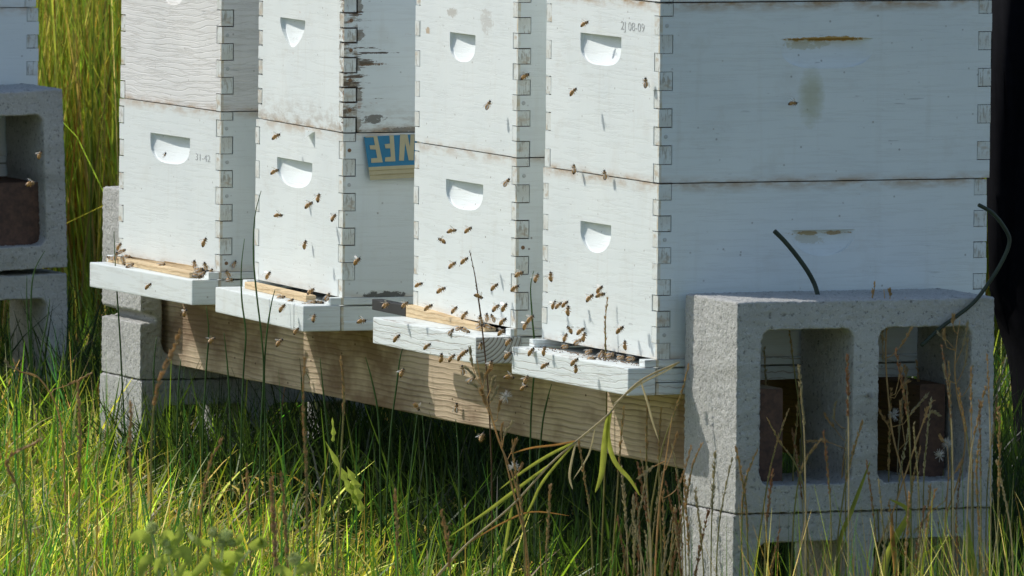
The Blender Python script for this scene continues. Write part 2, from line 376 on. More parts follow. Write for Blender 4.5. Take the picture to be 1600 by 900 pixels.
# ------------------------------------------------------------------ hive boxes
T = .0195
def outline(w, h, side, n, N=44):
    """handhold outline in (y, z), top edge at z=0, starting top right; corners kept sharp"""
    pts = []
    k = 10
    for i in range(k): pts.append((-w/2 + w*i/k, 0))
    for i in range(3): pts.append((w/2, -side*h*i/3))
    m = 22
    for i in range(m+1):
        a = math.pi*i/m; c = math.cos(a); sn = math.sin(a)
        pts.append((w/2*math.copysign(abs(c)**(2/n), c), -side*h-(1-side)*h*abs(sn)**(2/n)))
    for i in range(1, 3): pts.append((-w/2, -side*h*(3-i)/3))
    return pts
def hand_face(bm, a0, a1, b0, b1, hc, place, depth=.021, dirn=1, soft=False):
    """face spanning (a0..a1, b0..b1) with a scooped handhold; place(a, b, depth) -> point"""
    ca, ctop, w, h, side, n = hc
    o = outline(w, h, side, n); N = len(o)
    pad = .012
    ra0, ra1, rb0, rb1 = ca-w/2-pad, ca+w/2+pad, ctop-h-pad, ctop+pad
    cc = (ca, ctop-h*.45)
    def dep(a, b):
        v = (b-(ctop-h))/h; v = min(max(v, 0), 1)
        if soft:
            u = abs((a-ca)/(w/2)); ed = min(1, (1-u)/.38) if u < 1 else 0
            return depth*v**.9*ed*ed*(3-2*ed)
        q = min(1, max(0, (ca+w/2-a)/w)/.55)      # cutter ran in from the far side: shallow there, full depth at the near end
        return depth*v**.8*(.40+.60*q)*(.9 if q > .05 else .6)
    rect = []
    for (y, z) in o:
        dx, dz = ca+y-cc[0], ctop+z-cc[1]
        t = min((ra1-cc[0])/dx if dx > 1e-9 else 1e9, (ra0-cc[0])/dx if dx < -1e-9 else 1e9,
                (rb1-cc[1])/dz if dz > 1e-9 else 1e9, (rb0-cc[1])/dz if dz < -1e-9 else 1e9)
        rect.append([cc[0]+dx*t, cc[1]+dz*t])
    for cx, cz in ((ra0, rb0), (ra1, rb0), (ra0, rb1), (ra1, rb1)):
        i = min(range(N), key=lambda i: (rect[i][0]-cx)**2+(rect[i][1]-cz)**2); rect[i] = [cx, cz]
    P = lambda a, b, d=0: bm.verts.new(place(a, b, d))
    R0 = [P(a, b) for a, b in rect]
    rings = [[P(ca+y, ctop+z) for y, z in o]]
    wob = [random.uniform(-.0004, .0004) for _ in o]
    for s in (.985, .9, .78, .62, .45, .28, .12):
        ring = []
        for i, (y, z) in enumerate(o):
            a = cc[0]+(ca+y-cc[0])*s; b = cc[1]+(ctop+z-cc[1])*s
            ring.append(P(a, b, dep(a, b)))
        rings.append(ring)
    for i in range(N):
        j = (i+1) % N; bm.faces.new((R0[i], R0[j], rings[0][j], rings[0][i]))
        for q in range(len(rings)-1): bm.faces.new((rings[q][i], rings[q][j], rings[q+1][j], rings[q+1][i])).smooth = q > 0
    bm.faces.new(rings[-1])
    # frame round the rectangle; shares positions with the rectangle border points
    def quad(*p): bm.faces.new([bm.verts.new(place(a, b, 0)) for a, b in p])
    quad((a0, b0), (ra0, b0), (ra0, b1), (a0, b1)); quad((ra1, b0), (a1, b0), (a1, b1), (ra1, b1))
    quad((ra0, b0), (ra1, b0), (ra1, rb0), (ra0, rb0)); quad((ra0, rb1), (ra1, rb1), (ra1, b1), (ra0, b1))
def open_box(bm, a, b, skip):
    x0, y0, z0 = a; x1, y1, z1 = b
    vs = [bm.verts.new(p) for p in ((x0,y0,z0),(x1,y0,z0),(x1,y1,z0),(x0,y1,z0),(x0,y0,z1),(x1,y0,z1),(x1,y1,z1),(x0,y1,z1))]
    for nm, f in (('b',(0,3,2,1)),('t',(4,5,6,7)),('-y',(0,1,5,4)),('+x',(1,2,6,5)),('+y',(2,3,7,6)),('-x',(3,0,4,7))):
        if nm != skip: bm.faces.new([vs[i] for i in f])
def rows_of(H, rh):
    r = []; z = 0; k = 0
    while z < H-.004: r.append((z, min(z+rh, H), k)); z += rh; k += 1
    return r
def tab_mat(name, amt):
    s = NB(name); v = s.mapping(); a = s.noise(s.mapping((60, 60, 60)), 1, 4, .7); g = s.noise(s.mapping((420, 420, 60)), 1, 3)
    cell = s.noise(s.mapping((8, 8, 43)), 1, 0)
    col = s.mix(s.ramp(cell, [(.35, 0), (.65, 1)]), (.77,.81,.78), (.70,.71,.65))
    col = s.mix(s.ramp(s.math('ADD', s.math('MULTIPLY', g, .6), s.math('MULTIPLY', a, .5)), [(.60-amt*.08, 0), (.68-amt*.06, 1)]), col, (.47,.45,.39))
    col = s.mix(s.ramp(s.noise(s.mapping((25, 25, 50), loc=(2,0,0)), 1, 3), [(.60-amt*.07, 0), (.74, 1)]), col, (.50,.38,.24))
    s.l(col, s.b.inputs['Base Color']); s.b.inputs['Roughness'].default_value = .65; s.bump(s.math('ADD', g, a), .0012, .6); return s.m
M_tab = tab_mat('finger_end_grain', .35); M_tabrot = tab_mat('rotten_finger_end_grain', 1.6)
def hive_box(label, loc, dl, W_, L_, H, rh, front_even, mat, hand=None, shand=None, gap=.0009, jit=.0009, nails=.4, rust=.12, group='wooden hive boxes in the main row'):
    root = empty('hive_box', loc, R_(-dl)); tag(root, label, 'hive box', group)
    rows = rows_of(H, rh); e = .0006
    def tabbox(bm, a, b, ax):
        q = random.uniform(-.0004, .0006); c = (a[0], a[1], a[2]+q); d = (b[0], b[1], b[2]-q*.5)
        vs = box(bm, c, d, 0, 0); fs = {f for v_ in vs for f in v_.link_faces}
        for f in fs:
            f.normal_update(); n_ = f.calc_center_median(); mid = [(c[i]+d[i])/2 for i in range(3)]
            if abs(n_[ax]-mid[ax]) > .4*(d[ax]-c[ax]): f.material_index = 1
    for which in ('front', 'back'):
        bm = bmesh.new(); fx = 0 if which == 'front' else L_-T
        if which == 'front':
            open_box(bm, (fx, T, 0), (fx+T, W_-T, H), '-x')
            if hand: hand_face(bm, T, W_-T, 0, H, hand, lambda a, b, d: (d, a, b))
            else: bm.faces.new([bm.verts.new(p) for p in ((0,T,0),(0,W_-T,0),(0,W_-T,H),(0,T,H))])
        else: open_box(bm, (fx, T, 0), (fx+T, W_-T, H), None)
        for z0, z1, k in rows:
            if (k % 2 == 0) == front_even:
                p = random.uniform(-jit, jit)
                tabbox(bm, (fx, -p, z0+(gap/2 if k else 0)), (fx+T-.0004, T, z1-gap/2), 1)
                tabbox(bm, (fx, W_-T, z0+(gap/2 if k else 0)), (fx+T-.0004, W_+p, z1-gap/2), 1)
        obj(which+'_panel', bm, [mat, M_tab], root)
    for sy in (0, 1):
        bm = bmesh.new(); y0 = W_-T if sy else 0
        if sy == 0 and shand:
            open_box(bm, (T+gap, 0, 0), (L_-T-gap, T, H), '-y'); hand_face(bm, T+gap, L_-T-gap, 0, H, shand, lambda a, b, d: (a, d, b), .013, soft=True)
        else: open_box(bm, (T+gap, y0, 0), (L_-T-gap, y0+T, H), None)
        for z0, z1, k in rows:
            if (k % 2 == 0) != front_even:
                p = random.uniform(-jit, jit)
                gq = random.uniform(.0008, .0024); ya, yb = (y0, y0+T-gq) if sy == 0 else (y0+gq, y0+T)
                tabbox(bm, (p, ya, z0+(gap/2 if k else 0)), (T+gap, yb, z1-gap/2), 0)
                tabbox(bm, (L_-T-gap, ya, z0+(gap/2 if k else 0)), (L_-p, yb, z1-gap/2), 0)
        obj('side_panel', bm, [mat, M_tab if not 'rott' in label else M_tabrot], root)
    # dark filler behind the joint gaps: the glue line
    for (xa, ya) in ((.0035, .0035), (L_-T-.001, .0035), (.0035, W_-T-.001), (L_-T-.001, W_-T-.001)):
        bm = bmesh.new(); box(bm, (xa, ya, .001), (xa+T-.0025, ya+T-.0025, H-.001)); obj('joint_glue', bm, M_dark, root)
    # nails
    bm = bmesh.new(); bmesh.ops.create_cone(bm, cap_ends=True, segments=8, radius1=.0032, radius2=.0028, depth=.0016)
    nm = bpy.data.meshes.new('nail_head'); bm.to_mesh(nm); bm.free(); nm.materials.append(M_nail)
    nm2 = nm.copy(); nm2.materials[0] = M_nailp
    for z0, z1, k in rows:
        if (k % 2 == 0) != front_even and random.random() < nails:
            n = bpy.data.objects.new('nail_head', nm if random.random() < rust else nm2); COL.objects.link(n); n.parent = root
            n.location = (.0105+random.uniform(-.001, .001), 0, (z0+z1)/2); n.rotation_euler = (math.pi/2, 0, 0)
    return root

HV = {4: ((0, 0, 0), 0, .413), 3: ((.0, .512, .007), 1.3, .411), 2: ((.0, 1.182, .006), 3.0, .411), 1: ((0, 1.685, .011), -1.0, .418)}
Lh = .505; H = .2445
def local(k, u, v):
    loc, dl, w = HV[k]; a = R_(-dl); lx = Vector((math.cos(a), math.sin(a), 0)); ly = Vector((-math.sin(a), math.cos(a), 0))
    p = hit(u, v, loc, lx) - Vector(loc); return p.dot(ly), p.z
def locals_(k, u, v):
    loc, dl, w = HV[k]; a = R_(-dl); lx = Vector((math.cos(a), math.sin(a), 0)); ly = Vector((-math.sin(a), math.cos(a), 0))
    p = hit(u, v, loc, ly) - Vector(loc); return p.dot(lx), p.z
def hand(k, u0, v0, u1, v1, vb, side, n, zoff=0):
    """photo corners of the top edge (left, right) and the bottom level -> local handhold"""
    y0, z0 = local(k, u0, v0); y1, z1 = local(k, u1, v1); _, zb = local(k, (u0+u1)/2, vb)
    return ((y0+y1)/2, (z0+z1)/2-zoff, abs(y0-y1), (z0+z1)/2-zb, side, n)
def shand(u0, v0, u1, v1, vb, side, n, zoff=0):
    x0, z0 = locals_(4, u0, v0); x1, z1 = locals_(4, u1, v1); _, zb = locals_(4, (u0+u1)/2, vb)
    return ((x0+x1)/2, (z0+z1)/2-zoff, abs(x1-x0), (z0+z1)/2-zb, side, n)
A = (.02222, True); B = (.0258, False)
P = lambda n, **k: paint_mat('white_paint_'+n, **k)
def up(k, w=0): l, d, w0 = HV[k]; return (l[0], l[1], l[2]+H+.0016), d, w0+w
(l, d, w) = HV[4]
hive_box('white lower hive box with a half round handhold, partly behind the near concrete block', l, d, w, Lh, H, *A, P('a', seed=1, dirt=.25, grain=.3, edge=.75, stains=[(.245,.172,.055,.003,(.42,.27,.10),.85),(.235,.165,.025,.012,(.50,.43,.25),.4)]), hand(4, 907,346,955,351,395,.3,2.0), shand(1235,361,1337,357,400,.05,2.0))
(l, d, w) = up(4, -.006)
hive_box('big white upper hive box with orange rimmed side handhold, 2J 08-09 stamped on its front', l, d, w, Lh+.004, H+.006, *B, P('b', seed=2, dirt=.28, grain=.3, edge=1.0, H=H+.006, stains=[(.258,.1985,.075,.0042,(.50,.30,.08),1),(.23,.190,.05,.008,(.50,.44,.22),.45),(.232,.118,.022,.045,(.48,.47,.28),.6)]), hand(4,907,50,971,59,102,.25,2.9, H+.0016), shand(1219,61,1366,59,107,.05,3.0, H+.0016))
hive_box('third white hive box at upper right, only its bottom rim showing', (0, 0, 2*H+.0095), 0, .412, Lh, .168, *A, P('c', seed=3, dirt=.1, grain=.1))
(l, d, w) = HV[3]
hive_box('white lower hive box with a trapezoid handhold, right above the orange pine wedge', l, d, w, Lh, H, *B, P('d', seed=4, dirt=.22, grain=.3, specks=.8), hand(3,697,278,755,290,328,.25,2.6))
(l, d, w) = up(3)
hive_box('white upper hive box with chipped paint above its handhold, second hive from the right', l, d, w, Lh, H, *A, P('e', seed=5, dirt=.2, grain=.2, stains=[(.262,.196,.022,.009,(.52,.50,.45),.8,1),(.125,.190,.03,.02,(.55,.54,.50),.6,1),(.36,.165,.012,.006,(.45,.28,.12),.7,1)]), hand(3,703,50,743,55,97,.35,2.3, H+.0016))
(l, d, w) = HV[2]
hive_box('white lower hive box with the blue printed flap on its shaded side', l, d, w, Lh, H, *B, P('f', seed=6, dirt=.2, grain=.25, stains=[(.06,.003,.045,.007,(.10,.10,.09),.95)]), hand(2,433,246,488,254,293,.25,2.4))
(l, d, w) = up(2, -.01)
hive_box('rotting white upper hive box with dark cracks and rusty joints, above the blue flap', l, d, w, Lh, H, *A, P('g', seed=7, dirt=.3, grain=.3, rot=1, edge=1, stains=[(.045,.118,.042,.0017,(.09,.065,.045),1),(.038,.1015,.034,.003,(.20,.12,.06),1),(.035,.104,.02,.004,(.12,.09,.06),.9),(.13,.002,.09,.006,(.13,.12,.10),.8),(.05,.020,.02,.008,(.15,.14,.12),.9)]), hand(2,438,26,477,33,74,.12,1.55, H+.0016), gap=.0022, jit=.0012, nails=1, rust=.9)
(l, d, w) = HV[1]
hive_box('white lower hive box of the leftmost whole hive with 31-42 stamped beside its handhold', l, d, w, Lh, H, *B, P('h', seed=8, dirt=.2, grain=.25), hand(1,235,207,297,216,256,.22,2.7), gap=.0012, nails=.5, rust=.35)
(l, d, w) = up(1, -.004)
hive_box('weathered white upper hive box with raised wood grain, on the leftmost whole hive', l, d, w, Lh, H, *B, P('i', seed=9, base=(.82,.81,.78), dirt=.22, grain=.7, wood=.28, edge=1), hand(1,250,-45,290,-38,8,.2,2.4, H+.0016), gap=.0013)
# second row hive at the left edge
bx = PD(90, 153, 19.0)
hive_box('shaded white lower hive box at the left edge, mostly behind its concrete block', (bx.x-Lh, tr.y+BY+.01, bx.z-.10), 0, .413, Lh, H, *A, P('j', seed=10, dirt=.1, grain=.05), group='hive boxes at the left edge')
hive_box('shaded white upper hive box of the hive at the left edge', (bx.x-Lh-.004, tr.y+BY+.01, bx.z-.10+H+.0015), 0, .413, Lh, H, *A, P('k', seed=11, dirt=.1, grain=.05), group='hive boxes at the left edge')

rb = [o for o in bpy.data.objects if o.name.startswith('hive_box') and 'rotting' in o['label']][0]
bm = bmesh.new(); y0_, z0_ = local(2, 478, 205); y1_, z1_ = local(2, 492, 207); y2_, z2_ = local(2, 488, 217); y3_, z3_ = local(2, 497, 236)
bm.faces.new([bm.verts.new(p) for p in ((-.001, y0_, z0_-H), (-.001, y1_, z1_-H), (-.012, y2_, z2_-H))]); bmesh.ops.solidify(bm, geom=list(bm.faces), thickness=.0005)
obj('paint_flake', bm, P('flake', seed=40, edge=0), rb)
# lids out of frame, they shade the top of the two left hives
for k, oh, lab in ((1, .053, 'leftmost'), (2, .032, 'second'), (3, .004, 'third')):
    l, d, w = up(k); bm = bmesh.new(); box(bm, (-oh, -.006, 0), (Lh+.02, w+.006, .022), .002); box(bm, (-oh+.004, .0, .0225), (Lh+.012, w, .032), .002)
    o = obj('wooden_cover', bm, P('lid'+str(k), seed=20+k)); o.location = (l[0], l[1], l[2]+H+.001); o.rotation_euler = (0, 0, R_(-d))
    tag(o, 'flat white wooden lid on the '+{'leftmost':'leftmost whole hive with raised grain','second':'hive with the rusty joints','third':'second hive from the right'}[lab], 'hive cover', 'wooden hive covers')
bm = bmesh.new(); box(bm, (-.004, -.006, 0), (Lh+.02, .419, .022), .002)
o = obj('wooden_cover', bm, P('lid4', seed=25)); o.location = (0, 0, 2*H+.0095+.169); tag(o, 'flat white wooden lid on the right hand hive of three boxes', 'hive cover', 'wooden hive covers')
bm = bmesh.new(); box(bm, (-.004, -.006, 0), (Lh+.006, .419, .022), .002)
o = obj('wooden_cover', bm, P('lid5', seed=26)); o.location = (bx.x-Lh-.004, tr.y+BY+.01, bx.z-.10+2*H+.003); tag(o, 'flat white wooden lid on the shaded hive at the left edge', 'hive cover', 'wooden hive covers')

# ------------------------------------------------------------------ bottom boards
M_bb = [P('board'+str(i), seed=30+i, H=9, dirt=.3, grain=.6, edge=0, wood=w_) for i, w_ in enumerate((0, 0, 1, 1))]
def bottom_board(k, label, xf, mat, endmat=None, ycut=.0):
    l, d, w = HV[k]; root = empty('bottom_board', l, R_(-d)); tag(root, label, 'bottom board', 'bottom boards with landing planks under the hives')
    bm = bmesh.new(); box(bm, (xf, -.004+ycut, -.050), (-.003 if not endmat else .008, w+.004, -.0115), .002)
    if endmat:
        o = obj('landing_plank', bm, [mat, endmat], root)
        for p in o.data.polygons:
            if p.normal.y < -.9: p.material_index = 1
    else: obj('landing_plank', bm, mat, root)
    bm = bmesh.new(); box(bm, (-.001 if not endmat else .010, .001, -.0325-l[2]), (Lh-.01, w-.001, -.0135), .001); obj('floor_board', bm, mat, root)
    x0 = (-.001 if not endmat else .010)
    for y0, y1 in ((-.002, .0185), (w-.0185, w+.002)):
        bm = bmesh.new(); box(bm, (x0-.018, y0, -.0112), (Lh-.008, y1, -.0006), .0012); obj('side_rail', bm, mat, root)
    bm = bmesh.new(); box(bm, (x0, -.001, -.0500), (.088, w+.001, -.0336-l[2]*.5), .0012); obj('cleat', bm, mat, root)
    return root
bottom_board(4, 'bottom board with a worn grey landing plank crossed by grass shadows, right hand hive', -.045, M_bb[3])
bottom_board(3, 'bottom board with growth rings on the cut end of its cracked landing plank', -.062, M_bb[2], M_end)
bottom_board(2, 'smooth white bottom board under the hive with the blue flap', -.062, M_bb[0])
bottom_board(1, 'thick white bottom board of the leftmost whole hive resting over the notched concrete block', -.047, M_bb[1])

root = empty('bottom_board', (bx.x-Lh, tr.y+BY+.01, bx.z-.10)); tag(root, 'shaded white bottom board seen through the opening of the left edge block', 'bottom board', 'bottom boards with landing planks under the hives')
bm = bmesh.new(); box(bm, (0, .001, -.034), (Lh-.01, .412, -.0135), .001); obj('floor_board', bm, M_bb[0], root)
for ya in (-.002, .394):
    bm = bmesh.new(); box(bm, (0, ya, -.0112), (Lh-.008, ya+.0205, -.0006), .0012); obj('side_rail', bm, M_bb[0], root)
# wood strips and shims in the entrances
def strip(name, k, a, b, thick, hgt, mat, label, cat, z=None):
    """bar from photo point a to photo point b lying along the landing plank of hive k (a, b: x-px, local x)"""
    l, d, w = HV[k]; z0 = -.0112 if z is None else z
    pa = onx(a[0], a[1], l[0]+a[2]); pb = onx(b[0], b[1], l[0]+b[2])
    pa.z = pb.z = l[2]+z0
    v = pb-pa; L = v.length; bm = bmesh.new(); box(bm, (0, 0, 0), (L, thick, hgt), .0008)
    for vv in bm.verts:
        if vv.co.x > L*.5 and len(a) > 3: vv.co.z *= a[3]
    o = obj(name, bm, mat); o.location = pa; o.rotation_euler = (0, 0, math.atan2(v.y, v.x)); return tag(o, label, cat, 'wooden strips in the hive entrances')
strip('entrance_strip', 1, (199,404,-.004), (304,427,-.004), .012, .0135, M_fresh, 'upright pale pine strip closing the entrance of the leftmost whole hive', 'wood strip')
strip('entrance_strip', 1, (166,408,-.026), (296,434,-.036), .018, .0085, M_fresh, 'flat pale pine wedge lying crosswise in front of the leftmost hive entrance', 'wood strip')
strip('entrance_strip', 2, (382,449,-.010), (478,470,-.030), .016, .010, M_fresh, 'pale pine strip on the smooth white landing plank, second hive from the left', 'wood strip')
strip('entrance_strip', 3, (634,499,-.004,.35), (757,521,-.010), .018, .0175, M_fresh, 'orange pine wedge narrowing to the right under the second hive from the right', 'wood strip')
strip('rubber_pad', 3, (581,499,.001), (633,499,-.004), .016, .016, M_rubber, 'black rubber pad beside the orange pine wedge', 'pad')

# debris in the entrance of hive 4: dark slot lip
bm = bmesh.new()
for i in range(170):
    y = random.uniform(.02, .40); x = -abs(random.gauss(0, .012))-.002; r = random.uniform(.0005, .0014)
    m_ = Matrix.Translation((x, y, -.0108)) @ Matrix.Diagonal((r, r*1.6, r*.6, 1)); bmesh.ops.create_icosphere(bm, subdivisions=1, radius=1, matrix=m_)
tag(obj('debris', bm, M_nail), 'brown crumbs scattered along the open entrance of the right hand hive', kind='stuff')

# ------------------------------------------------------------------ lettering
def text_mesh(txt, size, extr):
    cu = bpy.data.curves.new('t', 'FONT'); cu.body = txt; cu.size = size; cu.extrude = extr; cu.offset = -.0001
    o = bpy.data.objects.new('t', cu); COL.objects.link(o); dg = bpy.context.evaluated_depsgraph_get()
    me = bpy.data.meshes.new_from_object(o.evaluated_get(dg)); bpy.data.objects.remove(o); return me
M_stamp = simple('dent_shade_grey', (.30,.31,.31), .6, alt=(.62,.64,.63), scale=160)  # grey stands for the shade in pressed digits, which sit proud here
def stamp(txt, k, u, v, size, boxroot, wscale=1.0, zoff=0):
    me = text_mesh(txt, size, .0003); y, z = local(k, u, v)
    o = mkobj('stamped_number', me, M_stamp, boxroot)
    # face -X, reading from +Y to -Y
    o.rotation_euler = Matrix(((0,0,-1),(-1,0,0),(0,1,0))).to_euler(); o.scale = (wscale, 1, 1); o.location = (-.0001, y, z-zoff)
    return o
boxes = [o for o in bpy.data.objects if o.name.startswith('hive_box')]
def find(s): return [o for o in boxes if s in o['label']][0]
stamp('31-42', 1, 305, 250, .0155, find('31-42'), 1.75)
stamp('2J 08-09', 4, 970, 46, .0175, find('2J 08-09'), 1.45, H+.0016)

# printed flap hanging from the seam of hive 2
M_blue = simple('blue_print', (.015,.20,.36), .45, var=.08); M_cream = simple('cream_print', (.52,.46,.28), .5, var=.06); M_cream2 = simple('cream_edge', (.38,.31,.15), .5, var=.06)
fr = empty('printed_flap', HV[2][0], R_(-3.0)); tag(fr, 'blue paper flap with cream upside down letters sticking out of a hive seam', 'paper flap')
def fl(u, v, d=.0): 
    x, z = locals_(2, u, v); return Vector((x, -d, z))
def sheet(name, quads, mat, d0, th=.0006):
    bm = bmesh.new()
    for q in quads:
        pts = [fl(u, v) for u, v in q]
        for p in pts: p.y = -(d0 + .010*max(0, (.245-p.z)/.07)**.7 + .0015*math.sin(p.x*60))
        f = bm.faces.new([bm.verts.new(p) for p in pts])
    bmesh.ops.recalc_face_normals(bm, faces=bm.faces)
    r = bmesh.ops.extrude_face_region(bm, geom=list(bm.faces))
    for v in r['geom']:
        if isinstance(v, bmesh.types.BMVert): v.co.y -= th
    return obj(name, bm, mat, fr)
def bandq(u0, u1, f0, f1, n=10, lean=0):
    return [((u0+(u1-u0)*i/n+lean*0, f0(u0+(u1-u0)*i/n)), (u0+(u1-u0)*(i+1)/n, f0(u0+(u1-u0)*(i+1)/n)), (u0+(u1-u0)*(i+1)/n+lean, f1(u0+(u1-u0)*(i+1)/n)), (u0+(u1-u0)*i/n+lean, f1(u0+(u1-u0)*i/n))) for i in range(n)]
topl = lambda u: 213.5-(u-567)*.045; midl = lambda u: 260.5-(u-567)*.05; botl = lambda u: 281-(u-567)*.055
sheet('blue_panel', bandq(567, 700, topl, midl, 12, 5), M_blue, .0015)
sheet('cream_panel', bandq(572, 705, lambda u: midl(u)+.3, botl, 12, 2), M_cream, .0015)
for q in (5.5, 12.5): sheet('cream_stripe', bandq(573, 705, lambda u: midl(u)+q, lambda u: midl(u)+q+1.1, 12), M_cream2, .0023)
def px(x, y): return (540+x/9.475, 195+y/9.475)
def letter(strokes): sheet('letter', [tuple(px(*p) for p in s_) for s_ in strokes], M_cream, .0024, .0004)
letter([((395,165),(455,165),(520,550),(450,552)), ((330,300),(418,298),(430,362),(338,358)), ((345,492),(442,485),(450,552),(345,557)), ((275,170),(395,165),(400,180),(275,185))])
letter([((640,155),(705,150),(710,535),(648,538)), ((560,285),(642,275),(645,345),(572,345)), ((560,480),(646,468),(648,538),(555,538))])
letter([((800,140),(880,138),(835,525),(765,525)), ((850,150),(905,140),(960,520),(905,520)), ((950,140),(1010,138),(975,520),(915,520))])
letter([((1040,140),(1100,140),(1105,520),(1045,520)), ((1105,140),(1170,140),(1170,200),(1105,200)), ((1105,290),(1160,290),(1160,350),(1105,350))])

# ------------------------------------------------------------------ wires, black sheet, grey plank
def rod(name, pts, rad, mat, label, cat):
    bm = bmesh.new(); tube(bm, smoothpts(pts, 6), rad, 8); return tag(obj(name, bm, mat, smooth=True), label, cat)
yb = -.075
rod('bent_wire', [ony(1210,361,yb), ony(1226,377,yb), ony(1245,400,yb), ony(1262,424,yb), ony(1273,445,yb), ony(1279,466,yb-.02)], .0033, M_wire, 'short dark bent wire standing on the near block against the shaded hive side', 'wire')
yb = -.205
rod('bent_wire', [ony(1529,320,yb), ony(1552,334,yb), ony(1572,360,yb), ony(1577,380,yb), ony(1565,410,yb), ony(1545,442,yb), ony(1522,472,yb), ony(1495,494,yb), ony(1470,512,yb), ony(1440,540,yb)], .0028, M_wire, 'long thin curved wire looping out in front of the black sheet', 'wire')

def black_sheet():
    edge = [(1538,-30),(1540,100),(1542,300),(1546,450),(1554,490),(1564,525),(1572,548),(1578,580),(1582,630),(1586,680),(1592,720),(1600,762),(1612,830),(1630,900),(1650,960)]
    bm = bmesh.new(); n = 40; grid = []
    for (u, v) in edge:
        row = []
        for j in range(n+1):
            uu = u + (2100-u)*j/n
            d = 17.75 + .02*math.sin(uu*.055+v*.004) + .012*math.sin(uu*.13+v*.01) + (.10*math.exp(-j/2.2))
            row.append(bm.verts.new(PD(uu, v, d)))
        grid.append(row)
    for i in range(len(edge)-1):
        for j in range(n): bm.faces.new((grid[i][j], grid[i][j+1], grid[i+1][j+1], grid[i+1][j]))
    bmesh.ops.recalc_face_normals(bm, faces=bm.faces)
    r = bmesh.ops.extrude_face_region(bm, geom=list(bm.faces))
    for v in r['geom']:
        if isinstance(v, bmesh.types.BMVert): v.co += F*.006
    tag(obj('black_sheet', bm, M_black, smooth=True), 'black sheeting hanging down at the right edge behind the nearest hive', 'sheeting')
black_sheet()
bm = bmesh.new(); box(bm, (-.6, -.02, 0), (.6, .02, .09), .003)
o = obj('grey_plank', bm, M_greyw); p = PD(1588, 2, 17.68); o.location = p + Vector((.52, .12, .0)); o.rotation_euler = (0, R_(-3), R_(-14)); tag(o, 'grey weathered plank end above the black sheet, top right corner', 'plank')

# ------------------------------------------------------------------ honey bees
def bee_mats():
    s = NB('bee_body'); x = s.sep(s.tc.outputs['Object'])[0]
    w = s.math('SINE', s.math('MULTIPLY', x, 3900))
    ab = s.mix(s.ramp(w, [(.35, 0), (.7, 1)]), (.60, .33, .10), (.13, .065, .025))
    th = s.mix(s.ramp(s.noise(s.mapping(), 900, 2), [(.4, 0), (.6, 1)]), (.42, .27, .12), (.20, .12, .055))
    m1 = s.math('GREATER_THAN', x, .0002); col = s.mix(m1, ab, th)
    col = s.mix(s.math('GREATER_THAN', x, .0037), col, (.03, .022, .016))
    col = s.mix(s.math('LESS_THAN', x, -.0066), col, (.06, .03, .015))
    s.l(col, s.b.inputs['Base Color']); s.b.inputs['Roughness'].default_value = .5
    w_ = NB('bee_wing'); w_.b.inputs['Base Color'].default_value = (.75, .72, .65, 1); w_.b.inputs['Alpha'].default_value = .42; w_.b.inputs['Roughness'].default_value = .25
    return s.m, w_.m
M_bee, M_wing = bee_mats()
def bee_meshes(fly):
    bm = bmesh.new(); prof = [(-.0082,.0002),(-.0076,.0010),(-.0062,.0019),(-.0042,.00245),(-.0020,.0024),(-.0006,.0016),(.0000,.0010),(.0006,.0017),(.0016,.00225),(.0028,.0020),(.0034,.0011),(.0038,.0012),(.0044,.0017),(.0052,.0012),(.0056,.0003)]
    n = 9; rg = []
    for x, r in prof:
        zc = -.0010*max(0, (-x-.001)/.007)**1.3*2.0 if x < 0 else 0
        r *= 1.22
        rg.append([bm.verts.new((x, r*math.cos(2*math.pi*k/n), zc+r*.95*math.sin(2*math.pi*k/n))) for k in range(n)])
    for i in range(len(rg)-1):
        for k in range(n): bm.faces.new((rg[i][k], rg[i][(k+1)%n], rg[i+1][(k+1)%n], rg[i+1][k]))
    bm.faces.new(rg[0]); bm.faces.new(rg[-1])
    for sy in (-1, 1):
        for x0, dx, dz in ((.0026, .0018, -.003), (.0016, .0, -.0042), (.0006, -.0026, -.0046)):
            tube(bm, [(x0, sy*.0012, -.0012), (x0+dx*.4, sy*.0026, -.0016), (x0+dx, sy*.0028, dz)], [.0003, .00028, .0002], 4)
        tube(bm, [(.0053, sy*.0006, .0004), (.0066, sy*.0012, .0012), (.0078, sy*.0014, .0006)], [.00014, .00014, .0001], 3)
    me = bpy.data.meshes.new('bee'); bmesh.ops.recalc_face_normals(bm, faces=bm.faces); bm.to_mesh(me); bm.free()
    for p in me.polygons: p.use_smooth = True
    me.materials.append(M_bee)
    bm = bmesh.new()
    for sy in (-1, 1):
        for L, wd, a in ((.0092, .0030, 62 if fly else 14), (.0064, .0021, 36 if fly else 20)):
            c = Vector((.0014, sy*.0012, .0018)); e = R_(38 if fly else 6)
            ax = Vector((-math.cos(R_(a)), sy*math.sin(R_(a))*math.cos(e), math.sin(R_(a))*math.sin(e)+(.0 if fly else .08))); ax.normalize()
            bx_ = ax.cross(Vector((0, 0, 1))).normalized()
            o = [(.0, .12), (.25, .5), (.6, 1), (.85, .85), (1, .3)]
            up_ = [bm.verts.new(c+ax*L*t+bx_*wd*.5*s_) for t, s_ in o]; dn = [bm.verts.new(c+ax*L*t-bx_*wd*.5*s_) for t, s_ in o]
            for i in range(4): bm.faces.new((up_[i], up_[i+1], dn[i+1], dn[i]))
    wm = bpy.data.meshes.new('wings'); bm.to_mesh(wm); bm.free(); wm.materials.append(M_wing)
    return me, wm
BEE = {True: bee_meshes(True), False: bee_meshes(False)}
G1 = 'honey bees flying in front of the hives'; G2 = 'honey bees walking on the hives'
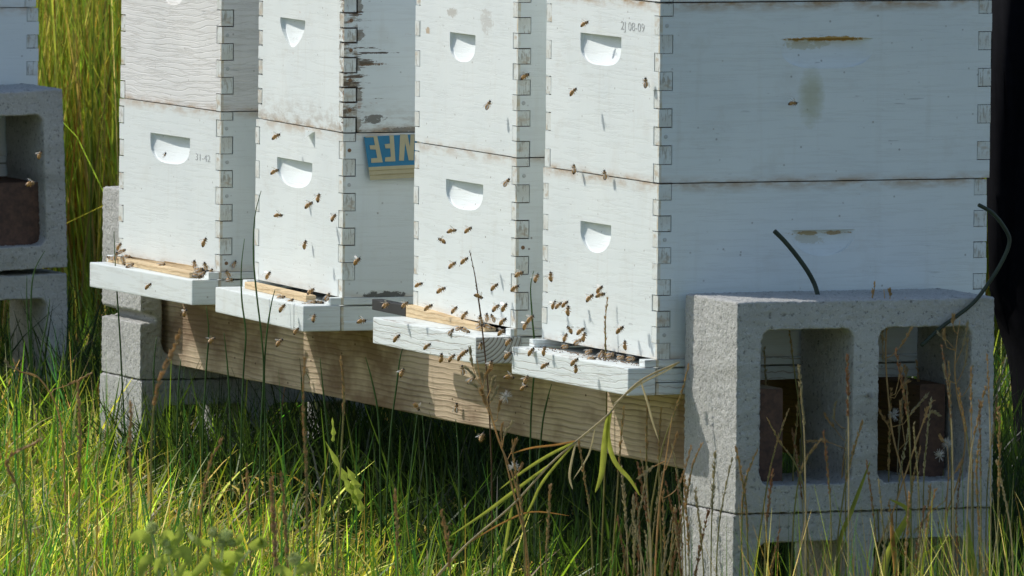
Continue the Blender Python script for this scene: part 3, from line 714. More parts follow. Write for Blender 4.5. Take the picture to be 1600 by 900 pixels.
def bee(u, v, ang, x, fly, label, size=1.0, turn=None, plane='x'):
    """ang: degrees the head points in the photo, counter-clockwise from right; x: plane the bee is in"""
    p = onx(u, v, x) if plane == 'x' else ony(u, v, x) if plane == 'y' else PD(u, v, x)
    t = R_(turn if turn is not None else random.uniform(-30, 30)); a = R_(ang)
    Xa = (RT*math.cos(a)+UP*math.sin(a))*math.cos(t) + F*math.sin(t); Xa.normalize()
    Zr = UP*math.cos(a) - RT*math.sin(a)
    if Zr.z < 0: Zr = -Zr
    if not fly: Zr = (Zr*.5 - F*.8)
    Ya = Zr.cross(Xa).normalized(); Za = Xa.cross(Ya)
    m = Matrix((Xa, Ya, Za)).transposed().to_4x4(); m.translation = p
    b = bpy.data.objects.new('honey_bee', BEE[fly][0]); COL.objects.link(b); b.matrix_world = m @ Matrix.Scale(size, 4)
    w = bpy.data.objects.new('wings', BEE[fly][1]); COL.objects.link(w); w.parent = b
    tag(b, label, 'bee', G1 if fly else G2); return b
exec_bees = [
 # hive 2
 (432,212,25,-.02,1,'dark bee flying just below the left part of the rotting box seam'),
 (430,267,20,-.03,1,'dark bee flying just left of the handhold on the box with the blue flap'),
 (497,308,70,-.03,1,'upper of two bees flying right below the handhold on the box with the blue flap'),
 (483,319,30,-.03,1,'lower of two bees flying right below the handhold on the box with the blue flap'),
 (436,336,-5,-.03,1,'single bee flying below left of the handhold on the box with the blue flap'),
 (521,339,50,-.02,1,'bee flying close to the finger joint of the box with the blue flap'),
 (476,381,70,-.03,1,'lone dark bee hovering before the middle front of the box with the blue flap'),
 (419,429,50,-.03,1,'bee flying right of the tall curved stem, low on the box with the blue flap'),
 (558,407,40,-.03,1,'bee with bright raised wings flying at the corner below the blue flap'),
 (486,454,30,-.03,1,'bee flying just above the entrance corner of the hive with the blue flap'),
 (512,463,60,-.02,0,'bee climbing the front right above the entrance crowd of the hive with the blue flap'),
 (440,464,5,-.035,0,'pale bee lying on the pine strip of the hive with the blue flap'),
 (454,470,30,-.045,0,'bee walking in front of the pale pine strip, second hive from the left'),
 (441,480,45,-.08,1,'orange bee flying against the white landing plank of the second hive from the left'),
 (500,473,0,-.02,0,'rightmost bee in the tight crowd in the entrance of the second hive from the left'),
 (489,473,15,-.03,0,'middle bee in the tight crowd in the entrance of the second hive from the left'),
 (478,476,170,-.04,0,'leftmost bee in the tight crowd in the entrance of the second hive from the left'),
 (490,496,70,-.06,1,'bee hanging at the corner of the landing plank, second hive from the left'),
 (463,516,45,-.09,1,'upper of two bees flying before the beam under the second landing plank from left'),
 (437,534,40,-.09,1,'lower of two bees flying before the beam under the second landing plank from left'),
 (603,476,25,-.08,1,'left one of two bees flying past the bottom board rail left of the black pad'),
 (633,475,35,-.08,1,'right one of two bees flying just above the black rubber pad'),
 (566,501,5,-.06,1,'bee at the lower edge of the bottom board rail left of the cracked landing plank'),
 # hive 3
 (763,163,60,-.02,0,'lone bee sitting on the upper box of the second hive from the right'),
 (821,118,25,.01,1,'bee flying at the side joints high up, second hive from the right'),
 (792,284,50,-.01,0,'small bee sitting beside the top joint of the lower box, second hive from the right'),
 (707,360,5,-.05,1,'left one of the two bees flying level below the trapezoid handhold'),
 (732,358,30,-.05,1,'right one of the two bees flying level below the trapezoid handhold'),
 (690,375,155,-.05,1,'bee facing left below the pair under the trapezoid handhold'),
 (707,413,32,-.05,1,'lower left one of the pair flying beside the tip of the leaning brown stalk'),
 (726,406,32,-.05,1,'bee flying right at the tip of the leaning brown stalk'),
 (655,444,15,-.04,1,'bee near the left edge of the lower box, second hive from the right'),
 (690,452,22,-.05,1,'bee flying low at mid left of the box, above the orange pine wedge'),
 (773,447,35,-.05,1,'bee flying alone between the brown stalk and the finger joint'),
 (670,479,25,-.05,1,'leftmost of the bees flying just above the orange pine wedge'),
 (710,483,40,-.05,1,'plump double looking bee just above the orange pine wedge'),
 (726,491,45,-.05,1,'bee flying close over the right end of the orange pine wedge'),
 (775,480,35,-.05,1,'left one of the close pair flying right of the leaning brown stalk'),
 (788,479,50,-.05,1,'right one of the close pair flying right of the leaning brown stalk'),
 (749,463,-30,-.10,1,'bee clinging to the leaning brown stalk before the second hive from the right'),
 (786,501,35,-.04,1,'bee hovering low beside the bottom finger of the second hive from the right'),
 (761,495,95,-.02,0,'upright bee in the crowd at the foot of the leaning brown stalk, left one'),
 (770,496,120,-.02,0,'upright bee in the crowd at the foot of the leaning brown stalk, right one'),
 (751,499,100,-.06,0,'orange bee right behind the leaning brown stalk above the entrance'),
 (751,509,20,-.04,0,'glowing orange bee walking at the foot of the leaning brown stalk'),
 (764,511,-20,-.03,0,'bee walking on the rail just right of the foot of the leaning brown stalk'),
 (812,427,20,-.05,1,'bee flying in front of the side joints between the two right hives, upper one'),
 (838,433,60,-.05,1,'small bee flying in the gap left of the right hand hive'),
 (805,449,25,-.05,1,'lower bee of the pair in front of the side joints between the two right hives'),
 (829,497,40,-.05,1,'upper one of two overlapping bees beside the thin stem between the two right hives'),
 (821,507,55,-.05,1,'lower one of two overlapping bees beside the thin stem between the two right hives'),
 (784,518,30,-.06,1,'bee flying across the rail above the cut end with growth rings'),
 (718,513,10,-.05,0,'bee walking on the cracked landing plank, middle one of three'),
 (729,517,-25,-.05,0,'bee walking on the cracked landing plank, right one of three'),
 (705,518,45,-.06,0,'bee walking on the cracked landing plank, left one of three'),
 (620,527,40,-.09,1,'orange bee flying in front of the left half of the cracked landing plank'),
 (668,540,30,-.09,1,'olive bee flying in front of the middle of the cracked landing plank'),
 (690,558,90,-.08,1,'small bee at the lower edge of the cracked landing plank, left of two larger bees'),
 (706,558,40,-.09,1,'bee flying at the lower edge of the cracked landing plank'),
 (719,556,50,-.09,1,'lower half of a bee pair overlapping at the lower edge of the cracked plank'),
 (726,550,30,-.10,1,'upper half of a bee pair overlapping at the lower edge of the cracked plank'),
 (751,540,75,-.06,0,'bee sitting on the cut end with growth rings'),
 (795,533,40,-.05,1,'upper bee flying between the growth rings and the worn right hand landing plank'),
 (794,554,35,-.05,1,'lower bee flying between the growth rings and the worn right hand landing plank'),
 (628,581,60,-.14,1,'bee with pale wings clinging to a green stem in front of the beam'),
 (723,577,100,-.11,0,'bee on the brown seed head below the cracked landing plank'),
 (737,593,40,-.12,0,'bee resting on the brown seed heads in front of the sunlit patch of beam'),
 (767,569,80,-.08,1,'bee flying just below the end with growth rings'),
 (797,589,-10,-.08,1,'bee flying left of two orange bees in front of the shaded beam'),
 (822,592,60,-.08,1,'upper of two orange bees close together below the right hand landing plank'),
 (819,605,25,-.08,1,'lower of two orange bees close together below the right hand landing plank'),
 (713,636,85,.085,0,'bee sitting on the sunlit patch of the beam'),
 (652,636,-60,-.15,1,'bee on the tip of a green stem below the beam edge'),
 (753,682,60,-.12,1,'bee flying below the beam over the dark grass'),
 # hive 4
 (914,36,25,-.02,1,'bee flying above the handhold under the top seam of the right hand hive'),
 (896,142,40,-.03,1,'bee flying low left of the handhold of the stamped upper box'),
 (1009,128,95,-.01,0,'bee sitting near the right corner of the stamped upper box front'),
 (897,263,95,-.01,0,'bee squeezed on the seam of the right hand hive, left one'),
 (945,272,100,-.01,0,'bee squeezed on the seam of the right hand hive, right one'),
 (1240,161,-3,-.02,1,'dark bee flying in front of the shaded big hive side, beside the yellowish stain', 'y'),
 (860,431,85,-.04,1,'bee at the left edge of the right hand lower box front'),
 (937,451,40,-.05,1,'top one of three bees flying together right of the box middle, right hand hive'),
 (922,464,38,-.05,1,'lower left one of three bees flying together, right hand hive'),
 (939,460,10,-.05,1,'lower right one of three bees flying together, right hand hive'),
 (865,475,60,-.05,1,'leftmost of four bees flying in a row low on the right hand box front'),
 (873,476,35,-.05,1,'second of four bees flying in a row low on the right hand box front'),
 (883,474,35,-.05,1,'third of four bees flying in a row low on the right hand box front'),
 (887,484,80,-.05,1,'lowest of the four bees flying in a row low on the right hand box front'),
 (890,514,130,-.05,1,'bee facing left above the entrance slot of the right hand hive'),
 (908,516,30,-.05,1,'bee flying above the middle of the entrance slot of the right hand hive'),
 (883,526,60,-.04,1,'bee flying lower left above the entrance slot of the right hand hive'),
 (912,525,70,-.04,1,'upper of two touching bees above the entrance slot of the right hand hive'),
 (904,533,30,-.03,0,'lower of two touching bees above the entrance slot of the right hand hive'),
 (969,514,35,-.05,1,'bee flying above the right part of the entrance, beside the upright seed stalk'),
 (976,538,85,-.03,1,'bee landing at the right part of the entrance slot of the right hand hive'),
 (884,541,5,-.02,0,'bee creeping under the box edge near the left of the entrance slot, right hand hive'),
 (921,549,20,-.015,0,'bee on the landing plank near the seed stalk, deepest in the slot'),
 (925,560,5,-.03,0,'flat brown bee on the landing plank left of the seed stalk'),
 (940,552,60,-.015,0,'bee in the entrance slot directly behind the seed stalk'),
 (955,554,10,-.015,0,'bee in the entrance slot just right of the seed stalk'),
 (971,558,5,-.02,0,'fat bee walking in the slot, left one of the two rightmost'),
 (987,560,0,-.02,0,'fat bee walking in the slot, right one of the two rightmost'),
 (898,564,35,-.07,1,'upper of two bees in front of the worn landing plank with the grass shadows'),
 (900,575,100,-.08,1,'lower of two bees in front of the worn landing plank with the grass shadows'),
 (852,570,25,-.08,1,'orange bee in front of the left part of the worn landing plank'),
 (850,547,70,-.055,1,'bee over the top edge of the worn landing plank near its left end'),
 (830,548,45,-.05,1,'bee just left of the green stem crossing the worn landing plank'),
 # hive 1
 (259,244,90,.002,0,'dark bee sitting inside the handhold of the box stamped 31-42'),
 (319,377,60,-.03,1,'dark bee with pale wings hovering low right on the box stamped 31-42'),
 (186,384,50,-.03,1,'topmost bee of the swarm at the far left corner of the leftmost hive entrance'),
 (191,392,20,-.02,0,'bee in the swarm at the far left corner, right under the topmost one'),
 (181,399,70,-.03,0,'bee in the swarm at the far left corner beside the dark green stem'),
 (172,403,160,-.03,0,'leftmost bee of the swarm on the pine strip end'),
 (200,401,0,-.01,0,'bee at the right end of the swarm beneath the box edge, leftmost hive'),
 (193,409,-70,-.04,0,'bee walking down over the edge of the pine wedge, leftmost hive'),
 (204,414,20,-.04,0,'bee on the pine wedge just right of the far left swarm'),
 (253,414,20,-.02,0,'lone bee in the middle of the pine strip of the leftmost hive'),
 (232,446,35,-.08,1,'bee flying in front of the middle of the leftmost white landing plank'),
 (304,412,95,-.02,0,'bee with upright posture at the left of the swarm right of the pine strip'),
 (312,421,10,-.02,0,'pale bee on top of the swarm at the right end of the pine strip'),
 (321,415,110,-.02,0,'highest bee of the swarm at the right end of the pine strip'),
 (317,428,40,-.03,0,'bee in the centre of the swarm at the right end of the pine strip'),
 (309,431,-10,-.04,0,'lowest bee of the swarm at the right end of the pine strip'),
 (329,425,60,-.01,0,'rightmost bee of the swarm at the right end of the pine strip'),
 (366,412,60,-.005,0,'dark bee on the side of the leftmost hive near its bottom seam', 'y1'),
 (356,427,120,-.02,0,'upper bee on the bottom board rail of the leftmost whole hive', 'y1'),
 (360,437,0,-.02,0,'lower orange bee on the bottom board rail of the leftmost whole hive', 'y1'),
 (289,488,60,-.10,1,'bee flying below the leftmost landing plank in front of the beam end'),
 (331,531,30,-.12,1,'bee with spread wings flying in front of the beam near its left end'),
]
for e in exec_bees:
    u, v, a, x, fl_, lab = e[:6]
    base = 0
    if len(e) > 6: bee(u, v, a, x+(HV[1][0][1] if e[6] == 'y1' else 0), bool(fl_), lab, random.uniform(.95, 1.08), plane='y')
    else: bee(u, v, a, x, bool(fl_), lab, random.uniform(.98, 1.16))
bee(62, 241, 60, 18.6, True, 'pale bee flying in front of the shaded block at the left edge, upper one', 1.1, plane='d')
bee(49, 286, 10, 18.4, True, 'yellowish bee flying before the brown timber at the left edge', 1.3, plane='d')

# ------------------------------------------------------------------ grass as stuff (numpy strips)
def strips(name, base, h, lean, az, width, color, mat, label, nseg=4, curl=None, facing=None, kind='stuff'):
    n = len(base); k = nseg+1
    t = np.linspace(0, 1, k)[None, :]
    curl = np.ones(n) if curl is None else curl
    d = np.stack([np.cos(az), np.sin(az)], 1)
    off = (lean*h)[:, None]*(t**(1.6))*1.0 + (lean*h*.0)[:, None]
    droop = (curl*lean**2*.55*h)[:, None]*t**2.6
    P_ = np.zeros((n, k, 3)); P_[:, :, 0] = base[:, 0, None]+d[:, 0, None]*off; P_[:, :, 1] = base[:, 1, None]+d[:, 1, None]*off
    P_[:, :, 2] = base[:, 2, None]+h[:, None]*t-droop
    fa = rng.uniform(0, math.pi, n) if facing is None else facing
    wv = np.stack([np.cos(fa), np.sin(fa), np.zeros(n)], 1)
    wt = (1-t**1.8)*.92+.08; wt = wt*(.55+.45*np.minimum(1, t*5))
    V = np.empty((n, k, 2, 3)); ww = width[:, None]*wt*.5
    V[:, :, 0] = P_-wv[:, None, :]*ww[..., None]; V[:, :, 1] = P_+wv[:, None, :]*ww[..., None]
    V = V.reshape(-1, 3)
    idx = (np.arange(n)*k*2)[:, None, None]+(np.arange(nseg)*2)[None, :, None]+np.array([0, 1, 3, 2])[None, None, :]
    idx = idx.reshape(-1)
    me = bpy.data.meshes.new(name); me.vertices.add(len(V)); me.vertices.foreach_set('co', V.astype(np.float32).ravel())
    nf = n*nseg; me.loops.add(nf*4); me.loops.foreach_set('vertex_index', idx.astype(np.int32)); me.polygons.add(nf)
    me.polygons.foreach_set('loop_start', np.arange(0, nf*4, 4, dtype=np.int32)); me.update(calc_edges=True)
    me.polygons.foreach_set('use_smooth', np.ones(nf, bool))
    ca = me.color_attributes.new('tint', 'FLOAT_COLOR', 'POINT')
    c = np.ones((n, k, 2, 4)); c[..., :3] = color[:, None, None, :]
    ca.data.foreach_set('color', c.astype(np.float32).ravel())
    o = mkobj(name, me, mat); return tag(o, label, kind=kind)
def gz(x, y): return -.495+.037*np.clip(y, -3, 6)+.012*np.sin(3.1*x+1.3*y)+.01*np.sin(5.3*y-2*x)
Fh = np.array([F.x, F.y]); Fh /= np.linalg.norm(Fh); Rh = np.array([Fh[1], -Fh[0]])
def field(n, s0, s1, d0, d1):
    s_ = rng.uniform(s0, s1, n); d_ = rng.uniform(d0, d1, n)
    xy = np.array([CAM.x, CAM.y])+d_[:, None]*Fh+s_[:, None]*Rh
    return xy[:, 0], xy[:, 1]
def keep(x, y, pad=.008):
    ok = np.ones(len(x), bool)
    for bx0, by0 in ((XB-.012, YB-BY), (.045, 2.14), (L2x, tr.y)):
        ok &= ~((x > bx0-pad) & (x < bx0+BX+pad) & (y > by0-pad) & (y < by0+BY+pad))
    return ok
def palette(n, cols, probs, jit=.18):
    c = np.array(cols)[rng.choice(len(cols), n, p=np.array(probs)/sum(probs))]
    return c*np.exp(rng.normal(0, jit, (n, 1)))*np.exp(rng.normal(0, jit*.35, (n, 3)))
GR = [(.27,.35,.045),(.15,.26,.04),(.38,.41,.07),(.06,.16,.06),(.64,.54,.32),(.46,.30,.14)]
def lowfreq(x, y): return .5+.5*np.sin(4.1*x+1.7*y+1)*np.sin(2.3*y-3.1*x)
# sunlit lawn-height grass in front and around
x, y = field(62000, -1.35, 1.35, 14.0, 19.6); ok = keep(x, y); x, y = x[ok], y[ok]; n = len(x)
lf = lowfreq(x, y)
infront = x < -.02
h = np.where(rng.random(n) < .85, rng.uniform(.07, .20, n), rng.uniform(.18, .27, n))*(.8+.35*lf)
h = np.where((x > -.40) & (y > -.25) & (y < 1.9), h*(.62+.38*np.clip((-x)/.4, 0, 1)), h)
strips('grass', np.stack([x, y, gz(x, y)-.01], 1), h, rng.gamma(2.2, .20, n), rng.uniform(0, 2*math.pi, n), rng.uniform(.0018, .0064, n),
       palette(n, GR, (28, 24, 16, 15, 13, 9), .40), M_blade, 'dense bright green grass growing in front of and around the hive stand')
# broad bright blades leaning right
x, y = field(11000, -1.35, 1.35, 14.4, 19.2); ok = keep(x, y) & ((x < .0) | (y < -.2)); x, y = x[ok], y[ok]; n = len(x)
strips('broad_grass', np.stack([x, y, gz(x, y)-.01], 1), rng.uniform(.10, .25, n), rng.uniform(.25, 1.0, n), rng.normal(-.4, .9, n), rng.uniform(.004, .0085, n),
       palette(n, GR[:3]+[(.62,.54,.30)], (40, 25, 22, 10), .3), M_blade, 'broad bright grass blades leaning to the right among the lawn grass', nseg=6, facing=rng.uniform(0, math.pi, n))
# flattened dead thatch between the green blades
x, y = field(16000, -1.35, 1.35, 14.2, 19.4); ok = keep(x, y); x, y = x[ok], y[ok]; n = len(x)
strips('thatch', np.stack([x, y, gz(x, y)+rng.uniform(0, .09, n)], 1), rng.uniform(.05, .12, n), rng.uniform(.9, 1.9, n), rng.uniform(0, 6.3, n), rng.uniform(.0025, .006, n),
       palette(n, [(.55,.45,.24),(.38,.26,.12),(.70,.64,.45)], (40, 35, 20), .25), M_blade, 'bent dead straw coloured blades matted between the green grass', nseg=4)
# tall grass under the stand, blade tints darkened to stand for shade
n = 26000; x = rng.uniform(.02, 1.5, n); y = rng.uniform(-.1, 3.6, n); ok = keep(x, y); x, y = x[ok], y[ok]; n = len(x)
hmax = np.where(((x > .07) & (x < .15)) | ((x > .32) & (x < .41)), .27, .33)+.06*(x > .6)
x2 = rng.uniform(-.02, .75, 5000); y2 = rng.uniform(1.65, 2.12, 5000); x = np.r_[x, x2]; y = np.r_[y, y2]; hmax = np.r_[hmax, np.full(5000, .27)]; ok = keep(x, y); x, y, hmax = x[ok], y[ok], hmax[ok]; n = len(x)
strips('shade_tinted_grass', np.stack([x, y, gz(x, y)-.01], 1), rng.uniform(.12, 1, n)*hmax, rng.uniform(.05, .7, n), rng.uniform(0, 2*math.pi, n), rng.uniform(.003, .007, n),
       palette(n, [(.06,.10,.025),(.035,.06,.02),(.02,.04,.015)], (20, 40, 40)), M_blade, 'tall grass tinted dark for shade under the beams of the hive stand')
# mixed green and straw stand before the near block
n = 2600; x = rng.uniform(-.05, .75, n); y = rng.uniform(-1.0, -.24, n); ok = keep(x, y); x, y = x[ok], y[ok]; n = len(x)
strips('mixed_grass', np.stack([x, y, gz(x, y)-.01], 1), rng.uniform(.12, 1, n)**.8*.40, rng.gamma(2, .13, n), rng.uniform(0, 6.3, n), rng.uniform(.0016, .0038, n),
       palette(n, GR+[(.42,.25,.10)], (18, 22, 12, 14, 16, 10, 10)), M_blade, 'mixed green and straw coloured grass in front of the near concrete blocks')
# rush like thin stems
x, y = field(1700, -1.3, 1.3, 14.3, 19); ok = keep(x, y) & ((x < -.10) | (y < -.25)); x, y = x[ok], y[ok]; n = len(x)
strips('thin_stems', np.stack([x, y, gz(x, y)-.01], 1), rng.uniform(.17, .36, n), rng.uniform(0, .25, n), rng.uniform(0, 6.3, n), rng.uniform(.0022, .0038, n),
       palette(n, [(.05,.14,.045),(.09,.17,.03),(.32,.22,.08)], (60, 25, 15)), M_blade, 'thin upright dark green stems among the grass', facing=np.full(n, math.atan2(RT.y, RT.x)))
# golden tall stand right behind the hives, then meadow
GOLD = [(.42,.43,.10),(.26,.35,.07),(.46,.36,.16),(.13,.20,.055),(.60,.50,.24),(.32,.17,.05)]
x, y = field(60000, -2.1, 2.1, 19.9, 22.6); ok = keep(x, y) & ~((x < bx.x+.05) & (y < tr.y+.9) & (x > bx.x-.8)); x, y = x[ok], y[ok]; n = len(x)
strips('tall_grass', np.stack([x, y, gz(x, y)-.01], 1), rng.uniform(.35, 1.15, n), rng.gamma(1.6, .10, n), rng.uniform(0, 6.3, n), rng.uniform(.002, .0055, n),
       palette(n, GOLD, (28, 26, 16, 14, 8, 8), .28), M_blade, 'tall golden green grass standing behind the hives', nseg=3)
x, y = field(26000, -5, 5, 23.5, 60); n = len(x)
strips('meadow_grass', np.stack([x, y, gz(x, y)-.01], 1), rng.uniform(.5, 1.1, n), rng.gamma(1.6, .1, n), rng.uniform(0, 6.3, n), rng.uniform(.01, .03, n),
       palette(n, GOLD, (30, 26, 18, 10, 10, 6), .25), M_blade, 'yellowish meadow grass stretching away beyond the hives', nseg=2)

# ------------------------------------------------------------------ individual stalks and weeds
def colmat(name, c, rough=.55, tr_=.5):
    s = NB(name); v = s.mapping(); n = s.noise(v, 60, 3)
    cc = s.mix(s.ramp(n, [(.3, 0), (.7, 1)]), c, tuple(q*.65 for q in c)); s.l(cc, s.b.inputs['Base Color']); s.b.inputs['Roughness'].default_value = rough
    t = s.n('ShaderNodeBsdfTranslucent'); mx = s.n('ShaderNodeMixShader'); mx.inputs[0].default_value = tr_; s.l(cc, t.inputs[0])
    s.l(s.b.outputs[0], mx.inputs[1]); s.l(t.outputs[0], mx.inputs[2]); s.l(mx.outputs[0], s.out.inputs[0])
    return s.m
M_gs = colmat('green_stem', (.10,.20,.05)); M_ys = colmat('yellow_stem', (.40,.36,.12)); M_br = colmat('brown_seed', (.74,.50,.22)); M_db = colmat('dark_brown_stalk', (.22,.13,.07))
M_rb = colmat('reddish_seed', (.48,.26,.12)); M_fluff = colmat('white_fluff', (.85,.83,.78)); M_leaf = colmat('weed_leaf', (.50,.60,.09), tr_=.65); M_bud = colmat('fuzzy_bud', (.82,.88,.50), tr_=.75); M_straw = colmat('straw', (.68,.58,.34))
def to_ground(pts):
    p = pts[-1].copy(); q = pts[-1]-pts[-2]; q.normalize(); g = ground(p.x, p.y)-.01
    if p.z > g+.004:
        steps = max(1, int((p.z-g)/.06)); dz = (p.z-g)/steps
        hx, hy = q.x, q.y; k = min(1.0, .35/max(1e-6, abs(q.z)))
        for i in range(steps):
            f = dz/max(.2, abs(q.z))*.35*(1-i/steps)
            p = Vector((p.x+hx*f, p.y+hy*f, p.z-dz)); pts.append(p)
    return pts
def pxpts(pl, d): return [PD(u, v, d) for u, v in pl]
def stem(pl, d, label, r=.0013, mat=None, cat='grass stem', name='green_rush', joints=True, group='single stems standing up from the grass'):
    pts = to_ground(smoothpts(pxpts(pl, d), 5)); n = len(pts)
    rad = [r*(.35+.65*min(1, i/(n*.35))) for i in range(n)]
    root = empty(name, pts[-1]); tag(root, label, cat, group)
    bm = bmesh.new(); L = [p-pts[-1] for p in pts]; tube(bm, L, rad, 6)
    obj('stalk', bm, mat or M_gs, root, smooth=True); return root, L, rad
def spikelet(bm, p, dirv, L, w):
    dirv = dirv.normalized(); a = dirv.orthogonal().normalized(); b = dirv.cross(a)
    t = bm.verts.new(p+dirv*L); s_ = bm.verts.new(p); m = [bm.verts.new(p+dirv*L*.4+(a*math.cos(q)+b*math.sin(q))*w) for q in (0, 2.1, 4.2)]
    for i in range(3): bm.faces.new((s_, m[i], m[(i+1)%3])); bm.faces.new((t, m[(i+1)%3], m[i]))
def seedy(pl, d, label, frac=.4, r=.0011, mat=None, hm=None, fat=1.0, dens=1.0):
    root, L, rad = stem(pl, d, label, r, mat or M_ys, 'seed stalk', 'seeding_weed', group='brown seed stalks standing up from the grass')
    bm = bmesh.new(); tot = sum((L[i+1]-L[i]).length for i in range(len(L)-1)); vis = frac
    run = 0
    for i in range(len(L)-1):
        seg = L[i+1]-L[i]; sl = seg.length
        if run > vis: break
        for k in range(int(sl/.0016*dens)+1):
            t = random.random(); p = L[i]+seg*t; s_ = (run+sl*t)/vis
            if s_ > 1: continue
            dv = -seg.normalized()+Vector((random.uniform(-1, 1), random.uniform(-1, 1), random.uniform(-.3, .5)))*(.28+.2*fat)
            spikelet(bm, p, dv, random.uniform(.006, .010)*fat**.5*(1-.4*abs(s_-.5)), .0014*fat)
        run += sl
    obj('seed_head', bm, hm or M_br, root); return root
D3 = 17.0
for pl, d, lab in [
 ([(178,361),(181,430),(187,520),(191,600),(196,690)], 17.9, 'dark green stem rising in front of the leftmost landing plank to the box corner'),
 ([(382,373),(377,420),(378,470),(384,520),(381,570),(378,640)], 17.3, 'thin stem just left of the tall curved one, before the second landing plank'),
 ([(408,298),(398,340),(396,400),(401,460),(408,520),(412,580),(408,660)], 17.2, 'tallest curved dark stem in front of the box with the blue flap'),
 ([(430,452),(424,475),(417,520),(413,580),(414,650)], 17.2, 'short stem leaning right over the second landing plank'),
 ([(834,503-80),(829,450),(832,500),(836,560),(830,640),(828,740)], 16.5, 'green stem crossing the gap left of the right hand landing plank'),
 ([(862,600),(855,625),(848,660),(842,720)], 16.5, 'short green stem tip in front of the shaded beam below the right hand plank'),
 ([(632,535),(625,560),(620,600),(612,660),(606,740)], 16.8, 'green stem with a bee on it in front of the beam middle'),
 ([(571,558),(580,590),(590,640),(594,700)], 16.8, 'green stem leaning left in front of the beam middle'),
 ([(652,648),(646,700),(640,760)], 16.7, 'green stem under the beam with a bee on its tip, left one'),
 ([(660,648),(664,700),(668,760)], 16.7, 'green stem under the beam right next to the bee topped one'),
 ([(712,655),(716,700),(718,770)], 16.6, 'green stem rising to the beam edge below the sunlit patch'),
 ([(283,560),(279,600),(277,680)], 17.6, 'short green stem before the shaded side of the notched block'),
 ([(245,525),(240,580),(242,660)], 17.6, 'green stem at the right edge of the notched block'),
 ([(322,478),(326,520),(322,580),(318,650)], 17.5, 'dark stem curling up under the right end of the leftmost landing plank'),
 ([(1187,402),(1183,440),(1180,520),(1170,640),(1163,760)], 16.2, 'thin green stem rising past the edge of the near block against the shaded hive side'),
 ([(1371,588),(1366,640),(1362,720),(1366,800)], 16.1, 'green stem between the two openings of the near block'),
 ([(1197,693),(1192,760),(1188,830)], 16.0, 'short green stem before the left opening of the near block, left one'),
 ([(1221,706),(1222,760),(1228,840)], 16.0, 'short green stem before the left opening of the near block, right one'),
 ([(1172,700),(1174,760),(1180,850)], 16.0, 'short green stem before the corner edge of the near block'),
 ([(70,392),(52,430),(48,500),(50,600)], 18.2, 'pale green stem in front of the shaded block at the left edge, tallest one'),
 ([(42,430),(42,480),(46,540),(50,610)], 18.2, 'straight stem in front of the shaded block at the left edge'),
 ([(78,466),(74,500),(64,550),(60,610)], 18.2, 'curved stem right of the tallest one before the shaded block at the left'),
 ([(12,490),(16,540),(24,610)], 18.2, 'leftmost stem before the shaded block at the left edge'),
 ([(500,560),(506,620),(515,700)], 17.0, 'dark green stem in front of the beam left of the middle'),
 ([(350,520),(356,580),(360,660)], 17.3, 'dark green stem in front of the beam near its left end'),
 ([(470,590),(474,650),(478,720)], 17.0, 'green stem under the beam near the second landing plank'),
]: stem(pl, d, lab)
